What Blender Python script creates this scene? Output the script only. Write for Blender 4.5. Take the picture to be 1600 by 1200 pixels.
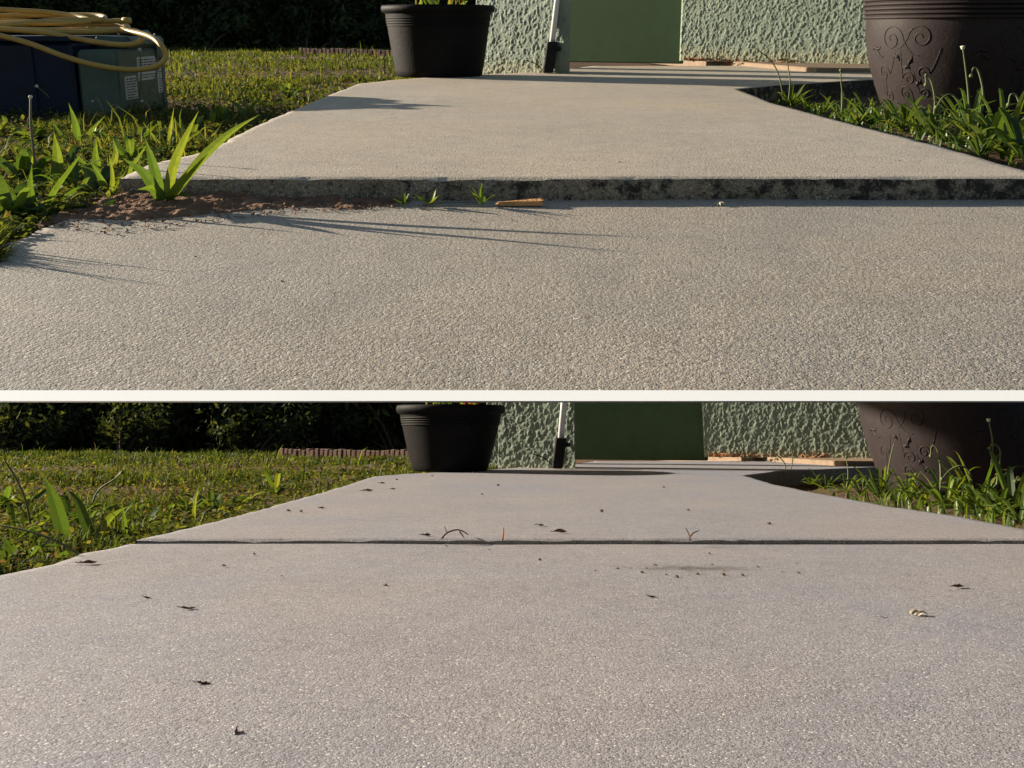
import bpy, math, random
import numpy as np
from mathutils import Matrix, Vector

for o in list(bpy.data.objects):
    bpy.data.objects.remove(o)
scene = bpy.context.scene
R = math.radians

# ------------------------------------------------------------------ camera
F_PX = 1400.0                 # focal length, in pixels of the 1600 wide photograph
PITCH = 12.68                 # the optical axis, degrees below the horizon
CAM_Z = 0.19 * 0.70
cam_data = bpy.data.cameras.new("camera")
cam = bpy.data.objects.new("camera", cam_data)
scene.collection.objects.link(cam)
cam.location = (0, 0, CAM_Z)
cam.rotation_euler = (R(90 - PITCH), 0, 0)
cam_data.sensor_width = 36
cam_data.lens = 36 * F_PX / 1600
cam_data.shift_y = -239 / 1600
cam_data.clip_start = 0.01
cam_data.clip_end = 2000
scene.camera = cam

# ------------------------------------------------------------------ sky, sun, exposure
SUN_EL, SUN_BACK = 11.8, 24.0      # elevation; degrees behind the exact left
az = R(SUN_BACK)
S = Vector((-math.cos(az) * math.cos(R(SUN_EL)), math.sin(az) * math.cos(R(SUN_EL)), math.sin(R(SUN_EL))))
world = bpy.data.worlds.new("World")
scene.world = world
world.use_nodes = True
wn = world.node_tree
sky = wn.nodes.new("ShaderNodeTexSky")
sky.sky_type = 'NISHITA'
sky.sun_disc = False
sky.sun_elevation = R(SUN_EL)
sky.sun_rotation = math.atan2(S.x, S.y)
bg = wn.nodes["Background"]
bg.inputs[1].default_value = 0.05
wn.links.new(sky.outputs[0], bg.inputs[0])
sun_data = bpy.data.lights.new("sun", 'SUN')
sun_data.energy = 5.0
sun_data.angle = R(0.55)
sun_data.color = (1.0, 0.88, 0.71)
sun = bpy.data.objects.new("sun", sun_data)
scene.collection.objects.link(sun)
sun.rotation_euler = S.to_track_quat('Z', 'Y').to_euler()
sun.location = S * 40
scene.view_settings.view_transform = 'Standard'
scene.view_settings.look = 'None'
scene.view_settings.gamma = 1
scene.view_settings.use_curve_mapping = False
scene.view_settings.exposure = 1.42

rng = np.random.default_rng(7)
random.seed(7)

# ------------------------------------------------------------------ materials
MATS = {}
def nodes(name):
    m = bpy.data.materials.new(name); m.use_nodes = True
    nt = m.node_tree
    MATS[name] = m
    return m, nt, nt.nodes["Principled BSDF"], nt.nodes["Material Output"]
def N(nt, t, **kw):
    n = nt.nodes.new(t)
    for k, v in kw.items():
        if isinstance(k, str) and hasattr(n, k): setattr(n, k, v)
    return n
def ramp(nt, fac, stops):
    r = nt.nodes.new("ShaderNodeValToRGB")
    e = r.color_ramp.elements
    while len(e) < len(stops): e.new(0.5)
    for i, (p, c) in enumerate(stops):
        e[i].position = p
        e[i].color = (c, c, c, 1) if isinstance(c, (int, float)) else (*c, 1)
    nt.links.new(fac, r.inputs[0])
    return r.outputs[0]
def noise(nt, vec, scale, detail=4, rough=0.55, dist=0.0):
    n = nt.nodes.new("ShaderNodeTexNoise")
    n.inputs["Scale"].default_value = scale; n.inputs["Detail"].default_value = detail
    n.inputs["Roughness"].default_value = rough; n.inputs["Distortion"].default_value = dist
    if vec is not None: nt.links.new(vec, n.inputs["Vector"])
    return n.outputs["Fac"]
def mixc(nt, fac, a, b, mode='MIX'):
    m = nt.nodes.new("ShaderNodeMix"); m.data_type = 'RGBA'; m.blend_type = mode
    for sock, v in ((m.inputs[0], fac), (m.inputs[6], a), (m.inputs[7], b)):
        if isinstance(v, (int, float)): sock.default_value = v
        elif isinstance(v, tuple): sock.default_value = (*v, 1)
        else: nt.links.new(v, sock)
    return m.outputs[2]
def math_n(nt, op, a, b=None):
    m = nt.nodes.new("ShaderNodeMath"); m.operation = op
    for i, v in enumerate((a, b)):
        if v is None: continue
        if isinstance(v, (int, float)): m.inputs[i].default_value = v
        else: nt.links.new(v, m.inputs[i])
    return m.outputs[0]
def bump(nt, h, dist, strength=1.0, normal=None):
    b = nt.nodes.new("ShaderNodeBump")
    b.inputs["Distance"].default_value = dist; b.inputs["Strength"].default_value = strength
    nt.links.new(h, b.inputs["Height"])
    if normal is not None: nt.links.new(normal, b.inputs["Normal"])
    return b.outputs[0]
def objc(nt):
    return nt.nodes.new("ShaderNodeTexCoord").outputs["Object"]

def concrete(name, base, dark, light, mould=0.0, stain=None, fine=1.0):
    m, nt, p, out = nodes(name)
    v = objc(nt)
    big = noise(nt, v, 3.5, 5, 0.6)
    c = mixc(nt, ramp(nt, big, [(0.3, 0.0), (0.72, 1.0)]), dark, base)
    blot = noise(nt, v, 6.5, 7, 0.72, 0.8)
    c = mixc(nt, ramp(nt, blot, [(0.56, 0.0), (0.74, 0.30)]), c, tuple(x * 0.45 for x in base))
    hue = noise(nt, v, 1.7, 3, 0.5, 0.6)
    c = mixc(nt, 1.0, c, ramp(nt, hue, [(0.32, (0.90, 0.95, 1.03)), (0.5, (1.0, 1.0, 1.0)), (0.68, (1.08, 1.0, 0.93))]), 'MULTIPLY')
    mid = noise(nt, v, 26, 5, 0.65)
    c = mixc(nt, ramp(nt, mid, [(0.38, 0.0), (0.68, 0.55)]), c, light)
    def vor(sc):
        q = nt.nodes.new("ShaderNodeTexVoronoi"); q.inputs["Scale"].default_value = sc
        nt.links.new(v, q.inputs["Vector"])
        sp = nt.nodes.new("ShaderNodeSeparateColor"); nt.links.new(q.outputs["Color"], sp.inputs[0])
        return q.outputs["Distance"], sp.outputs[0], sp.outputs[1]
    dA, rA, gA = vor(620 * fine)
    dB, rB, gB = vor(250 * fine)
    c = mixc(nt, 1.0, c, ramp(nt, rA, [(0.0, 0.72), (0.25, 0.94), (0.8, 1.06), (1.0, 1.20)]), 'MULTIPLY')   # single sand grains
    c = mixc(nt, ramp(nt, rB, [(0.88, 0.0), (0.90, 0.45)]), c, tuple(x * 0.40 for x in base))               # dark grit
    c = mixc(nt, ramp(nt, gA, [(0.965, 0.0), (0.975, 0.6)]), c, (0.70, 0.68, 0.64))                         # quartz
    pore = noise(nt, v, 330 * fine, 3, 0.6)
    c = mixc(nt, ramp(nt, pore, [(0.30, 0.8), (0.40, 0.0)]), c, tuple(x * 0.35 for x in base))
    if stain:
        mp = nt.nodes.new("ShaderNodeMapping"); mp.vector_type = 'TEXTURE'
        mp.inputs["Location"].default_value = (stain[0], stain[1], 0)
        mp.inputs["Scale"].default_value = (stain[2], stain[3], 1.0)
        nt.links.new(v, mp.inputs[0])
        ln = nt.nodes.new("ShaderNodeVectorMath"); ln.operation = 'LENGTH'
        nt.links.new(mp.outputs[0], ln.inputs[0])
        rag = math_n(nt, 'ADD', ln.outputs["Value"], math_n(nt, 'MULTIPLY', noise(nt, v, 45, 7, 0.8), 2.2))
        c = mixc(nt, ramp(nt, math_n(nt, 'MULTIPLY', rag, 0.36), [(0.40, 0.85), (0.66, 0.0)]), c, (0.07, 0.065, 0.06))
    if mould:
        sx = nt.nodes.new("ShaderNodeSeparateXYZ"); nt.links.new(v, sx.inputs[0])
        xs = math_n(nt, 'MULTIPLY', sx.outputs[0], 0.16)
        mo = math_n(nt, 'ADD', noise(nt, v, 48, 9, 0.78), xs)
        c = mixc(nt, ramp(nt, mo, [(0.50, 0.0), (0.60, 0.93)]), c, (0.012, 0.012, 0.011))
        lich = noise(nt, v, 85, 3, 0.5)
        c = mixc(nt, ramp(nt, lich, [(0.62, 0.0), (0.68, 0.5)]), c, (0.30, 0.30, 0.25))
    nt.links.new(c, p.inputs["Base Color"])
    p.inputs["Roughness"].default_value = 0.78
    p.inputs["Specular IOR Level"].default_value = 0.35
    hg = math_n(nt, 'MULTIPLY', dA, -0.55)
    hb = math_n(nt, 'MULTIPLY', dB, -0.65)
    hh = math_n(nt, 'ADD', math_n(nt, 'ADD', hg, hb), math_n(nt, 'MULTIPLY', noise(nt, v, 230 * fine, 4, 0.75), 0.5))
    hh = math_n(nt, 'ADD', hh, ramp(nt, pore, [(0.28, -0.0), (0.42, 0.55)]))
    nt.links.new(bump(nt, hh, 0.00062 / fine if not mould else 0.004, 1.0), p.inputs["Normal"])
    return m

def soil(name, a, b, c3):
    m, nt, p, out = nodes(name)
    v = objc(nt)
    c = mixc(nt, ramp(nt, noise(nt, v, 9, 6, 0.65), [(0.35, 0.0), (0.65, 1.0)]), a, b)
    c = mixc(nt, ramp(nt, noise(nt, v, 120, 4, 0.7), [(0.5, 0.0), (0.7, 0.7)]), c, c3)
    nt.links.new(c, p.inputs["Base Color"]); p.inputs["Roughness"].default_value = 0.95
    p.inputs["Specular IOR Level"].default_value = 0.1
    nt.links.new(bump(nt, noise(nt, v, 140, 5, 0.7), 0.012), p.inputs["Normal"])
    return m

def leafmat(name, stops, trans=0.45, gloss=0.05, attr=True, rough=0.4):
    m, nt, p, out = nodes(name)
    if attr:
        a = nt.nodes.new("ShaderNodeAttribute"); a.attribute_name = "tint"
        col = ramp(nt, a.outputs["Fac"], stops)
    else:
        v = objc(nt)
        col = ramp(nt, noise(nt, v, 30, 3), stops)
    d = nt.nodes.new("ShaderNodeBsdfDiffuse"); t = nt.nodes.new("ShaderNodeBsdfTranslucent")
    g = nt.nodes.new("ShaderNodeBsdfGlossy"); g.inputs["Roughness"].default_value = rough
    g.inputs["Color"].default_value = (0.9, 0.95, 0.9, 1)
    vv = objc(nt)
    col = mixc(nt, ramp(nt, noise(nt, vv, 220, 4, 0.7), [(0.35, 0.0), (0.65, 0.55)]), col, mixc(nt, 1.0, col, (0.5, 0.55, 0.5), 'MULTIPLY'))
    nt.links.new(col, d.inputs[0])
    tc = mixc(nt, 1.0, col, (1.75, 1.65, 0.65), 'MULTIPLY')
    nt.links.new(tc, t.inputs[0])
    m1 = nt.nodes.new("ShaderNodeMixShader"); m1.inputs[0].default_value = trans
    nt.links.new(d.outputs[0], m1.inputs[1]); nt.links.new(t.outputs[0], m1.inputs[2])
    m2 = nt.nodes.new("ShaderNodeMixShader"); m2.inputs[0].default_value = gloss
    nt.links.new(m1.outputs[0], m2.inputs[1]); nt.links.new(g.outputs[0], m2.inputs[2])
    nt.links.new(m2.outputs[0], out.inputs["Surface"])
    return m

def plain(name, col, rough=0.6, spec=0.4, var=0.12, nscale=25, bscale=0, bdist=0.001, dirt=None):
    m, nt, p, out = nodes(name)
    v = objc(nt)
    n = noise(nt, v, nscale, 5, 0.6)
    lo = tuple(x * (1 - var) for x in col); hi = tuple(min(1, x * (1 + var)) for x in col)
    c = ramp(nt, n, [(0.3, lo), (0.7, hi)])
    if dirt:
        c = mixc(nt, ramp(nt, noise(nt, v, nscale * 2.7, 6, 0.7), [(0.52, 0.0), (0.7, dirt[1])]), c, dirt[0])
    nt.links.new(c, p.inputs["Base Color"])
    p.inputs["Roughness"].default_value = rough
    p.inputs["Specular IOR Level"].default_value = spec
    if bscale:
        nt.links.new(bump(nt, noise(nt, v, bscale, 4, 0.6), bdist), p.inputs["Normal"])
    return m

GRASS = [(0.0, (0.020, 0.032, 0.010)), (0.4, (0.052, 0.072, 0.018)), (0.72, (0.125, 0.138, 0.032)),
         (0.86, (0.15, 0.14, 0.045)), (0.93, (0.13, 0.088, 0.055)), (1.0, (0.06, 0.036, 0.027))]
leafmat("grass_leaf", GRASS, 0.45, 0.012, rough=0.5)
leafmat("weed_leaf", [(0.0, (0.032, 0.062, 0.014)), (0.5, (0.075, 0.125, 0.024)), (1.0, (0.16, 0.185, 0.034))], 0.44, 0.025, rough=0.45)
leafmat("bush_leaf", [(0.0, (0.018, 0.028, 0.018)), (0.7, (0.046, 0.064, 0.030)), (1.0, (0.12, 0.13, 0.04))], 0.2, 0.004, rough=0.6)
leafmat("dry_leaf", [(0.0, (0.10, 0.055, 0.03)), (1.0, (0.26, 0.16, 0.08))], 0.25, 0.02, attr=False)
leafmat("strap_leaf", [(0.0, (0.03, 0.06, 0.014)), (0.6, (0.07, 0.10, 0.02)), (1.0, (0.20, 0.07, 0.03))], 0.3, 0.04)
soil("soil", (0.085, 0.052, 0.035), (0.14, 0.088, 0.06), (0.20, 0.15, 0.10))
soil("red_dirt", (0.22, 0.120, 0.076), (0.32, 0.19, 0.125), (0.42, 0.30, 0.20))
plain("stem", (0.10, 0.12, 0.045), 0.7, 0.3)
plain("bark", (0.07, 0.05, 0.035), 0.9, 0.2, 0.3, 20, 60, 0.01)
plain("bud", (0.55, 0.53, 0.42), 0.8, 0.2)
plain("dry_stalk", (0.16, 0.13, 0.085), 0.8, 0.2)
plain("twig", (0.11, 0.072, 0.05), 0.85, 0.2, 0.3, 60)
plain("pale_scrap", (0.36, 0.32, 0.24), 0.8, 0.2, 0.2, 60)
plain("black_plastic", (0.0050, 0.0048, 0.0052), 0.65, 0.10, 0.3, 18, 120, 0.0006, ((0.02, 0.017, 0.016), 0.3))
plain("mauve_plastic", (0.0225, 0.0165, 0.0172), 0.62, 0.18, 0.18, 22, 160, 0.0005, ((0.045, 0.035, 0.032), 0.35))
plain("potting_soil", (0.05, 0.035, 0.025), 0.95, 0.1, 0.5, 80, 90, 0.01)
plain("white_paint", (0.90, 0.90, 0.89), 0.55, 0.3, 0.015, 30)
plain("white_pole", (0.72, 0.73, 0.75), 0.4, 0.4, 0.05)
plain("brush_black", (0.014, 0.013, 0.013), 0.8, 0.2, 0.4, 60, 200, 0.002)
plain("smooth_green", (0.066, 0.118, 0.055), 0.62, 0.3, 0.07, 9, 300, 0.0008, ((0.02, 0.03, 0.018), 0.18))
plain("tan_ledge", (0.20, 0.145, 0.10), 0.85, 0.2, 0.15, 14, 200, 0.001, ((0.14, 0.07, 0.035), 0.5))
plain("underside_bounce", (0.75, 0.75, 0.74), 0.8, 0.2, 0.05)  # unseen underside, made white to bounce fill light onto the lower level
plain("garden_brick", (0.15, 0.095, 0.075), 0.9, 0.2, 0.3, 30, 120, 0.002)
plain("orange_flower", (0.75, 0.10, 0.02), 0.6, 0.3, 0.2, 60)
plain("yellow_stake", (0.75, 0.5, 0.04), 0.5, 0.4)
plain("hose_yellow", (0.40, 0.255, 0.055), 0.45, 0.45, 0.14, 20, 0, 0, ((0.20, 0.12, 0.04), 0.4))
plain("crate_blue", (0.004, 0.012, 0.030), 0.5, 0.2, 0.15, 15, 90, 0.0006)
plain("case_green", (0.06, 0.092, 0.072), 0.5, 0.35, 0.15, 20, 90, 0.0006, ((0.05, 0.05, 0.04), 0.4))
plain("paper", (0.42, 0.42, 0.38), 0.8, 0.2, 0.12, 40)
plain("ink", (0.03, 0.03, 0.035), 0.8, 0.2)
plain("rust_leaf", (0.30, 0.12, 0.05), 0.8, 0.2, 0.3, 60)
plain("wood_chip", (0.52, 0.27, 0.11), 0.8, 0.2, 0.3, 60, 160, 0.002)

def stucco(name, a, b, foot_tint):
    m, nt, p, out = nodes(name)
    v = objc(nt)
    c = mixc(nt, ramp(nt, noise(nt, v, 6, 5, 0.65), [(0.3, 0.0), (0.7, 1.0)]), a, b)
    c = mixc(nt, ramp(nt, noise(nt, v, 22, 7, 0.75), [(0.5, 0.0), (0.72, 0.5)]), c, (0.12, 0.14, 0.10))
    sx = nt.nodes.new("ShaderNodeSeparateXYZ"); nt.links.new(v, sx.inputs[0])
    low = math_n(nt, 'ADD', sx.outputs[2], math_n(nt, 'MULTIPLY', noise(nt, v, 30, 5, 0.7), 0.10))
    c = mixc(nt, ramp(nt, low, [(0.065, 0.75), (0.115, 0.0)]), c, foot_tint)  # lighter and yellower towards the foot of the wall
    nt.links.new(c, p.inputs["Base Color"]); p.inputs["Roughness"].default_value = 0.6
    p.inputs["Specular IOR Level"].default_value = 0.4
    nt.links.new(bump(nt, noise(nt, v, 380, 5, 0.7), 0.003), p.inputs["Normal"])
stucco("stucco", (0.165, 0.22, 0.165), (0.215, 0.275, 0.205), (0.29, 0.29, 0.17))

# ------------------------------------------------------------------ the two levels of the place
class Level:
    """one level: rigid frame, camera height above its paving, size of the paving bay"""
    def __init__(s, frame, h, pitch, k, name):
        s.T, s.h, s.p, s.k, s.name = frame, h, R(pitch), k, name
    def ray(s, px, py):
        a, b = (px - 800) / F_PX, (py - 361) / F_PX
        return a, math.cos(s.p) + b * math.sin(s.p), math.sin(s.p) - b * math.cos(s.p)
    def gp(s, px, py, z=0.0):
        dx, dy, dz = s.ray(px, py); t = (z - s.h) / dz
        return dx * t, dy * t
    def dp(s, px, py, y):
        dx, dy, dz = s.ray(px, py); t = y / dy
        return dx * t, s.h + dz * t
    def mat(s, loc=(0, 0, 0), rz=0.0):
        return s.T @ Matrix.Translation(Vector(loc) * s.k) @ Matrix.Rotation(rz, 4, 'Z')

UP_K, LO_K = 0.70, 1.38
UP = Level(Matrix.Identity(4), 0.19, -PITCH, UP_K, 'upper')
_tilt = Matrix.Rotation(R(-2 * PITCH), 4, 'X')
LO = Level(Matrix.Translation((0, 0, CAM_Z)) @ _tilt @ Matrix.Translation((0, 0, -0.137 * LO_K)), 0.137, PITCH, LO_K, 'lower')

COL = scene.collection
def tag(o, label, cat=None, group=None, kind=None):
    if label: o["label"] = label
    if cat: o["category"] = cat
    if group: o["group"] = group
    if kind: o["kind"] = kind
    return o
def link(name, me, parent=None):
    o = bpy.data.objects.new(name, me); COL.objects.link(o)
    if parent is not None: o.parent = parent
    return o
def mesh(name, V, Fs, mats, k=1.0, smooth=False, tint=None, mi=None):
    me = bpy.data.meshes.new(name)
    V = np.asarray(V, dtype=float) * k
    me.from_pydata(V.tolist(), [], [list(map(int, f)) for f in Fs])
    for m in (mats if isinstance(mats, (list, tuple)) else [mats]): me.materials.append(MATS[m])
    if smooth: me.polygons.foreach_set("use_smooth", [True] * len(me.polygons))
    if tint is not None:
        a = me.attributes.new("tint", 'FLOAT', 'POINT'); a.data.foreach_set("value", np.asarray(tint, dtype=np.float32))
    if mi is not None: me.polygons.foreach_set("material_index", mi)
    me.update()
    return me
def empty(name, L, loc, rz=0.0):
    o = bpy.data.objects.new(name, None); COL.objects.link(o)
    o.empty_display_size = 0.05
    o.matrix_world = L.mat(loc, rz)
    return o
def place(o, L, loc=(0, 0, 0), rz=0.0):
    o.matrix_world = L.mat(loc, rz); return o

class MB:
    """collects shapes for one mesh"""
    def __init__(s): s.V, s.F, s.t = [], [], []
    def add(s, V, F, t=0.5):
        n = len(s.V); s.V += [tuple(v) for v in V]; s.F += [tuple(i + n for i in f) for f in F]
        s.t += [t] * len(V) if isinstance(t, (int, float)) else list(t)
        return s
    def box(s, a, b):
        x0, y0, z0 = a; x1, y1, z1 = b
        return s.add([(x0, y0, z0), (x1, y0, z0), (x1, y1, z0), (x0, y1, z0), (x0, y0, z1), (x1, y0, z1), (x1, y1, z1), (x0, y1, z1)],
                     [(0, 3, 2, 1), (4, 5, 6, 7), (0, 1, 5, 4), (1, 2, 6, 5), (2, 3, 7, 6), (3, 0, 4, 7)])
    def rbox(s, a, b, r):
        """box with chamfered edges"""
        x0, y0, z0 = a; x1, y1, z1 = b
        V, F = [], []
        idx = {}
        for i, x in enumerate((x0, x1)):
            for j, y in enumerate((y0, y1)):
                for l, z in enumerate((z0, z1)):
                    sx, sy, sz = (1 if i == 0 else -1), (1 if j == 0 else -1), (1 if l == 0 else -1)
                    idx[i, j, l] = len(V)
                    V += [(x, y + sy * r, z + sz * r), (x + sx * r, y, z + sz * r), (x + sx * r, y + sy * r, z)]
        q = lambda i, j, l, a: idx[i, j, l] + a
        for i in (0, 1):
            F.append([q(i, 0, 0, 0), q(i, 1, 0, 0), q(i, 1, 1, 0), q(i, 0, 1, 0)])
            F.append([q(0, i, 0, 1), q(1, i, 0, 1), q(1, i, 1, 1), q(0, i, 1, 1)])
            F.append([q(0, 0, i, 2), q(1, 0, i, 2), q(1, 1, i, 2), q(0, 1, i, 2)])
            for j in (0, 1):
                F.append([q(i, j, 0, 0), q(i, j, 1, 0), q(i, j, 1, 1), q(i, j, 0, 1)])
                F.append([q(i, 0, j, 0), q(i, 1, j, 0), q(i, 1, j, 2), q(i, 0, j, 2)])
                F.append([q(0, i, j, 1), q(1, i, j, 1), q(1, i, j, 2), q(0, i, j, 2)])
                for l in (0, 1): F.append([q(i, j, l, 0), q(i, j, l, 1), q(i, j, l, 2)])
        return s.add(V, F)
    def tube(s, pts, rad, n=6, t=0.5, cap=True):
        P = [Vector(p) for p in pts]
        m = len(P); V, Fs = [], []
        up = Vector((0.13, 0.31, 0.94)).normalized()
        for i, p in enumerate(P):
            d = (P[min(i + 1, m - 1)] - P[max(i - 1, 0)])
            d = d.normalized() if d.length > 1e-9 else Vector((0, 0, 1))
            a = d.cross(up)
            if a.length < 0.05: a = d.cross(Vector((1, 0, 0)))
            a.normalize(); b = d.cross(a)
            r = rad[i] if isinstance(rad, (list, tuple)) else rad
            for j in range(n):
                w = 2 * math.pi * j / n
                V.append(p + (a * math.cos(w) + b * math.sin(w)) * r)
        for i in range(m - 1):
            for j in range(n):
                Fs.append((i * n + j, i * n + (j + 1) % n, (i + 1) * n + (j + 1) % n, (i + 1) * n + j))
        if cap: Fs += [tuple(range(n))[::-1], tuple((m - 1) * n + j for j in range(n))]
        return s.add(V, Fs, t)
    def lathe(s, prof, n=48, wob=0.0, close=True):
        V, Fs = [], []
        for (r, z) in prof:
            for j in range(n):
                w = 2 * math.pi * j / n
                rr = r * (1 + wob * math.sin(2 * w + 1))
                V.append((rr * math.cos(w), rr * math.sin(w), z))
        for i in range(len(prof) - 1):
            for j in range(n):
                Fs.append((i * n + j, i * n + (j + 1) % n, (i + 1) * n + (j + 1) % n, (i + 1) * n + j))
        if close: Fs.append(tuple(range(n))[::-1])
        return s.add(V, Fs)
    def blade(s, pts, w, side=None, t=0.5, fold=0.25, wprof=None):
        """a leaf along pts, full width w, folded along its midrib"""
        P = [Vector(p) for p in pts]; m = len(P); V, Fs, T = [], [], []
        for i, p in enumerate(P):
            d = (P[min(i + 1, m - 1)] - P[max(i - 1, 0)]).normalized()
            sd = side if side is not None else Vector((0.9, -0.4, 0.1))
            a = sd - d * sd.dot(d); a.normalize(); nrm = d.cross(a)
            u = i / (m - 1)
            f = wprof(u) if wprof else (0.45 + 0.55 * math.sin(math.pi * min(1, 0.25 + u * 0.75))) * (1 - u ** 3)
            hw = max(w * 0.5 * f, 1e-5)
            V += [p - a * hw + nrm * hw * fold, p, p + a * hw + nrm * hw * fold]
            T += [t, t - 0.06, t]
        for i in range(m - 1):
            o = 3 * i
            Fs += [(o, o + 1, o + 4, o + 3), (o + 1, o + 2, o + 5, o + 4)]
        return s.add(V, Fs, T)
    def mesh(s, name, mats, k=1.0, smooth=False, tint=False):
        return mesh(name, s.V, s.F, mats, k, smooth, s.t if tint else None)

def spline(pts, n=8):
    P = [Vector(p) for p in pts]
    P = [P[0] * 2 - P[1]] + P + [P[-1] * 2 - P[-2]]
    out = []
    for i in range(1, len(P) - 2):
        for j in range(n):
            t = j / n
            a, b, c, d = P[i - 1], P[i], P[i + 1], P[i + 2]
            out.append(0.5 * ((2 * b) + (c - a) * t + (2 * a - 5 * b + 4 * c - d) * t * t + (3 * b - a - 3 * c + d) * t ** 3))
    out.append(P[-2])
    return out

def vnoise(x, y, seed=0, oct=1, gain=0.5):
    """smooth value noise on arrays"""
    tot = np.zeros_like(x, dtype=float); amp = 1.0; nrm = 0
    for o in range(oct):
        tab = np.random.default_rng(seed + o * 17).random((64, 64))
        xi, yi = np.floor(x).astype(int), np.floor(y).astype(int)
        fx, fy = x - xi, y - yi
        fx = fx * fx * (3 - 2 * fx); fy = fy * fy * (3 - 2 * fy)
        g = lambda i, j: tab[(xi + i) % 64, (yi + j) % 64]
        tot += amp * ((g(0, 0) * (1 - fx) + g(1, 0) * fx) * (1 - fy) + (g(0, 1) * (1 - fx) + g(1, 1) * fx) * fy)
        nrm += amp; amp *= gain; x = x * 2.03 + 5.1; y = y * 2.03 + 3.7
    return tot / nrm

# ------------------------------------------------------------------ per-level layout (read off the photograph, then metric)
STEP_U, STEP_L = 0.030, 0.0062
SOIL = -0.055
def edge(L, pix, z=0.0):
    return sorted([L.gp(px, py, z) for px, py in pix], key=lambda q: q[1])
CFG = {
 'upper': dict(
    step=STEP_U, joint=277,
    left=[(190, 278), (235, 257), (325, 236), (400, 197), (442, 180), (500, 155), (560, 131), (617, 125), (735, 117.5), (840, 112), (895, 107), (930, 103)],
    right=[(1700, 290), (1600, 266), (1475, 231), (1381, 207), (1287, 183), (1200, 159), (1150, 139), (1210, 133), (1360, 124), (1800, 117), (1820, 100)],
    near_left=[(-60, 628), (-60, 500), (-30, 420), (0, 386), (100, 345), (190, 316), (205, 309)]),
 'lower': dict(
    step=STEP_L, joint=842,
    left=[(212, 844), (300, 824), (400, 798), (505, 770), (585, 744.5), (642, 740), (750, 734.5), (820, 730), (895, 725), (930, 721)],
    right=[(1720, 848), (1600, 826), (1490, 806), (1390, 791.5), (1272, 770), (1206, 756), (1162, 743), (1219, 736), (1370, 730), (1800, 727), (1820, 715)],
    near_left=[(-700, 1230), (-500, 1100), (-200, 960), (0, 900), (80, 883), (133, 864), (216, 848.5)]),
}
def interp(pts, y):
    return np.interp(y, [p[1] for p in pts], [p[0] for p in pts])

def slab(name, L, y0, y1, xl, xr, z, depth, mats, seed, front_y=None, bottom=None, ny=160, nx=90):
    """paving slab: gently uneven top, worn ragged edges, rough sides"""
    ys = y0 + (y1 - y0) * (np.linspace(0, 1, ny) ** 1.25)
    V, Fs, mi = [], [], []
    us = np.linspace(0, 1, nx)
    prof = [(0.0, 0.0), (0.0030, -0.0012), (0.0052, -0.0045)]   # rounded arris
    for yi, y in enumerate(ys):
        wl = (vnoise(np.array([y * 40.]), np.array([3.1]), seed, 3)[0] - 0.5) * 0.010
        wr = (vnoise(np.array([y * 40.]), np.array([9.1]), seed + 5, 3)[0] - 0.5) * 0.010
        a, b = xl(y) + wl, xr(y) + wr
        x = a + (b - a) * us
        fr = (vnoise(x * 45, np.full_like(x, 1.7), seed + 9, 4, 0.6) - 0.5) * 0.007 if yi == 0 else 0
        zz = z + (vnoise(x * 3, np.full_like(x, y * 3), seed + 2, 3) - 0.5) * 0.003
        if yi == 0: zz = zz - 0.002 - 0.012 * np.clip(vnoise(x * 30, np.full_like(x, 4.2), seed + 40, 4, 0.6) - 0.55, 0, 1)
        row = [(a - 0.0052, y, z - depth), (a - 0.0052, y, z - 0.006), (a - 0.0035, y, z - 0.002)]
        row += list(zip(x, np.full_like(x, y) + fr, zz))
        row += [(b + 0.0035, y, z - 0.002), (b + 0.0052, y, z - 0.006), (b + 0.0052, y, z - depth)]
        V += row
    m = nx + 6
    for i in range(ny - 1):
        for j in range(m - 1):
            Fs.append((i * m + j, i * m + j + 1, (i + 1) * m + j + 1, (i + 1) * m + j)); mi.append(0 if 2 <= j < m - 3 else 1)
    # front face, several rows, pitted
    base = len(V); nf = 9; nxx = 260
    y = y0; a, b = xl(y) - 0.0052, xr(y) + 0.0052
    x = np.linspace(a, b, nxx)
    zf = np.interp(x, [v[0] for v in V[3:3 + nx]], [v[2] for v in V[3:3 + nx]])
    yf = np.interp(x, [v[0] for v in V[3:3 + nx]], [v[1] for v in V[3:3 + nx]])
    for r in range(nf):
        u = r / (nf - 1)
        bulge = (vnoise(x * 70, np.full_like(x, u * 4), seed + 21, 4, 0.6) - 0.5) * 0.011 * min(1, u * 4)
        V += list(zip(x, yf - 0.003 * min(1, u * 5) + bulge, zf - u * depth))
    for r in range(nf - 1):
        for j in range(nxx - 1):
            q = base + r * nxx + j
            Fs.append((q, q + nxx, q + nxx + 1, q + 1)); mi.append(1)
    me = mesh(name, V, Fs, mats, L.k, True, mi=mi)
    o = link(name, me); place(o, L)
    return o

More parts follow.
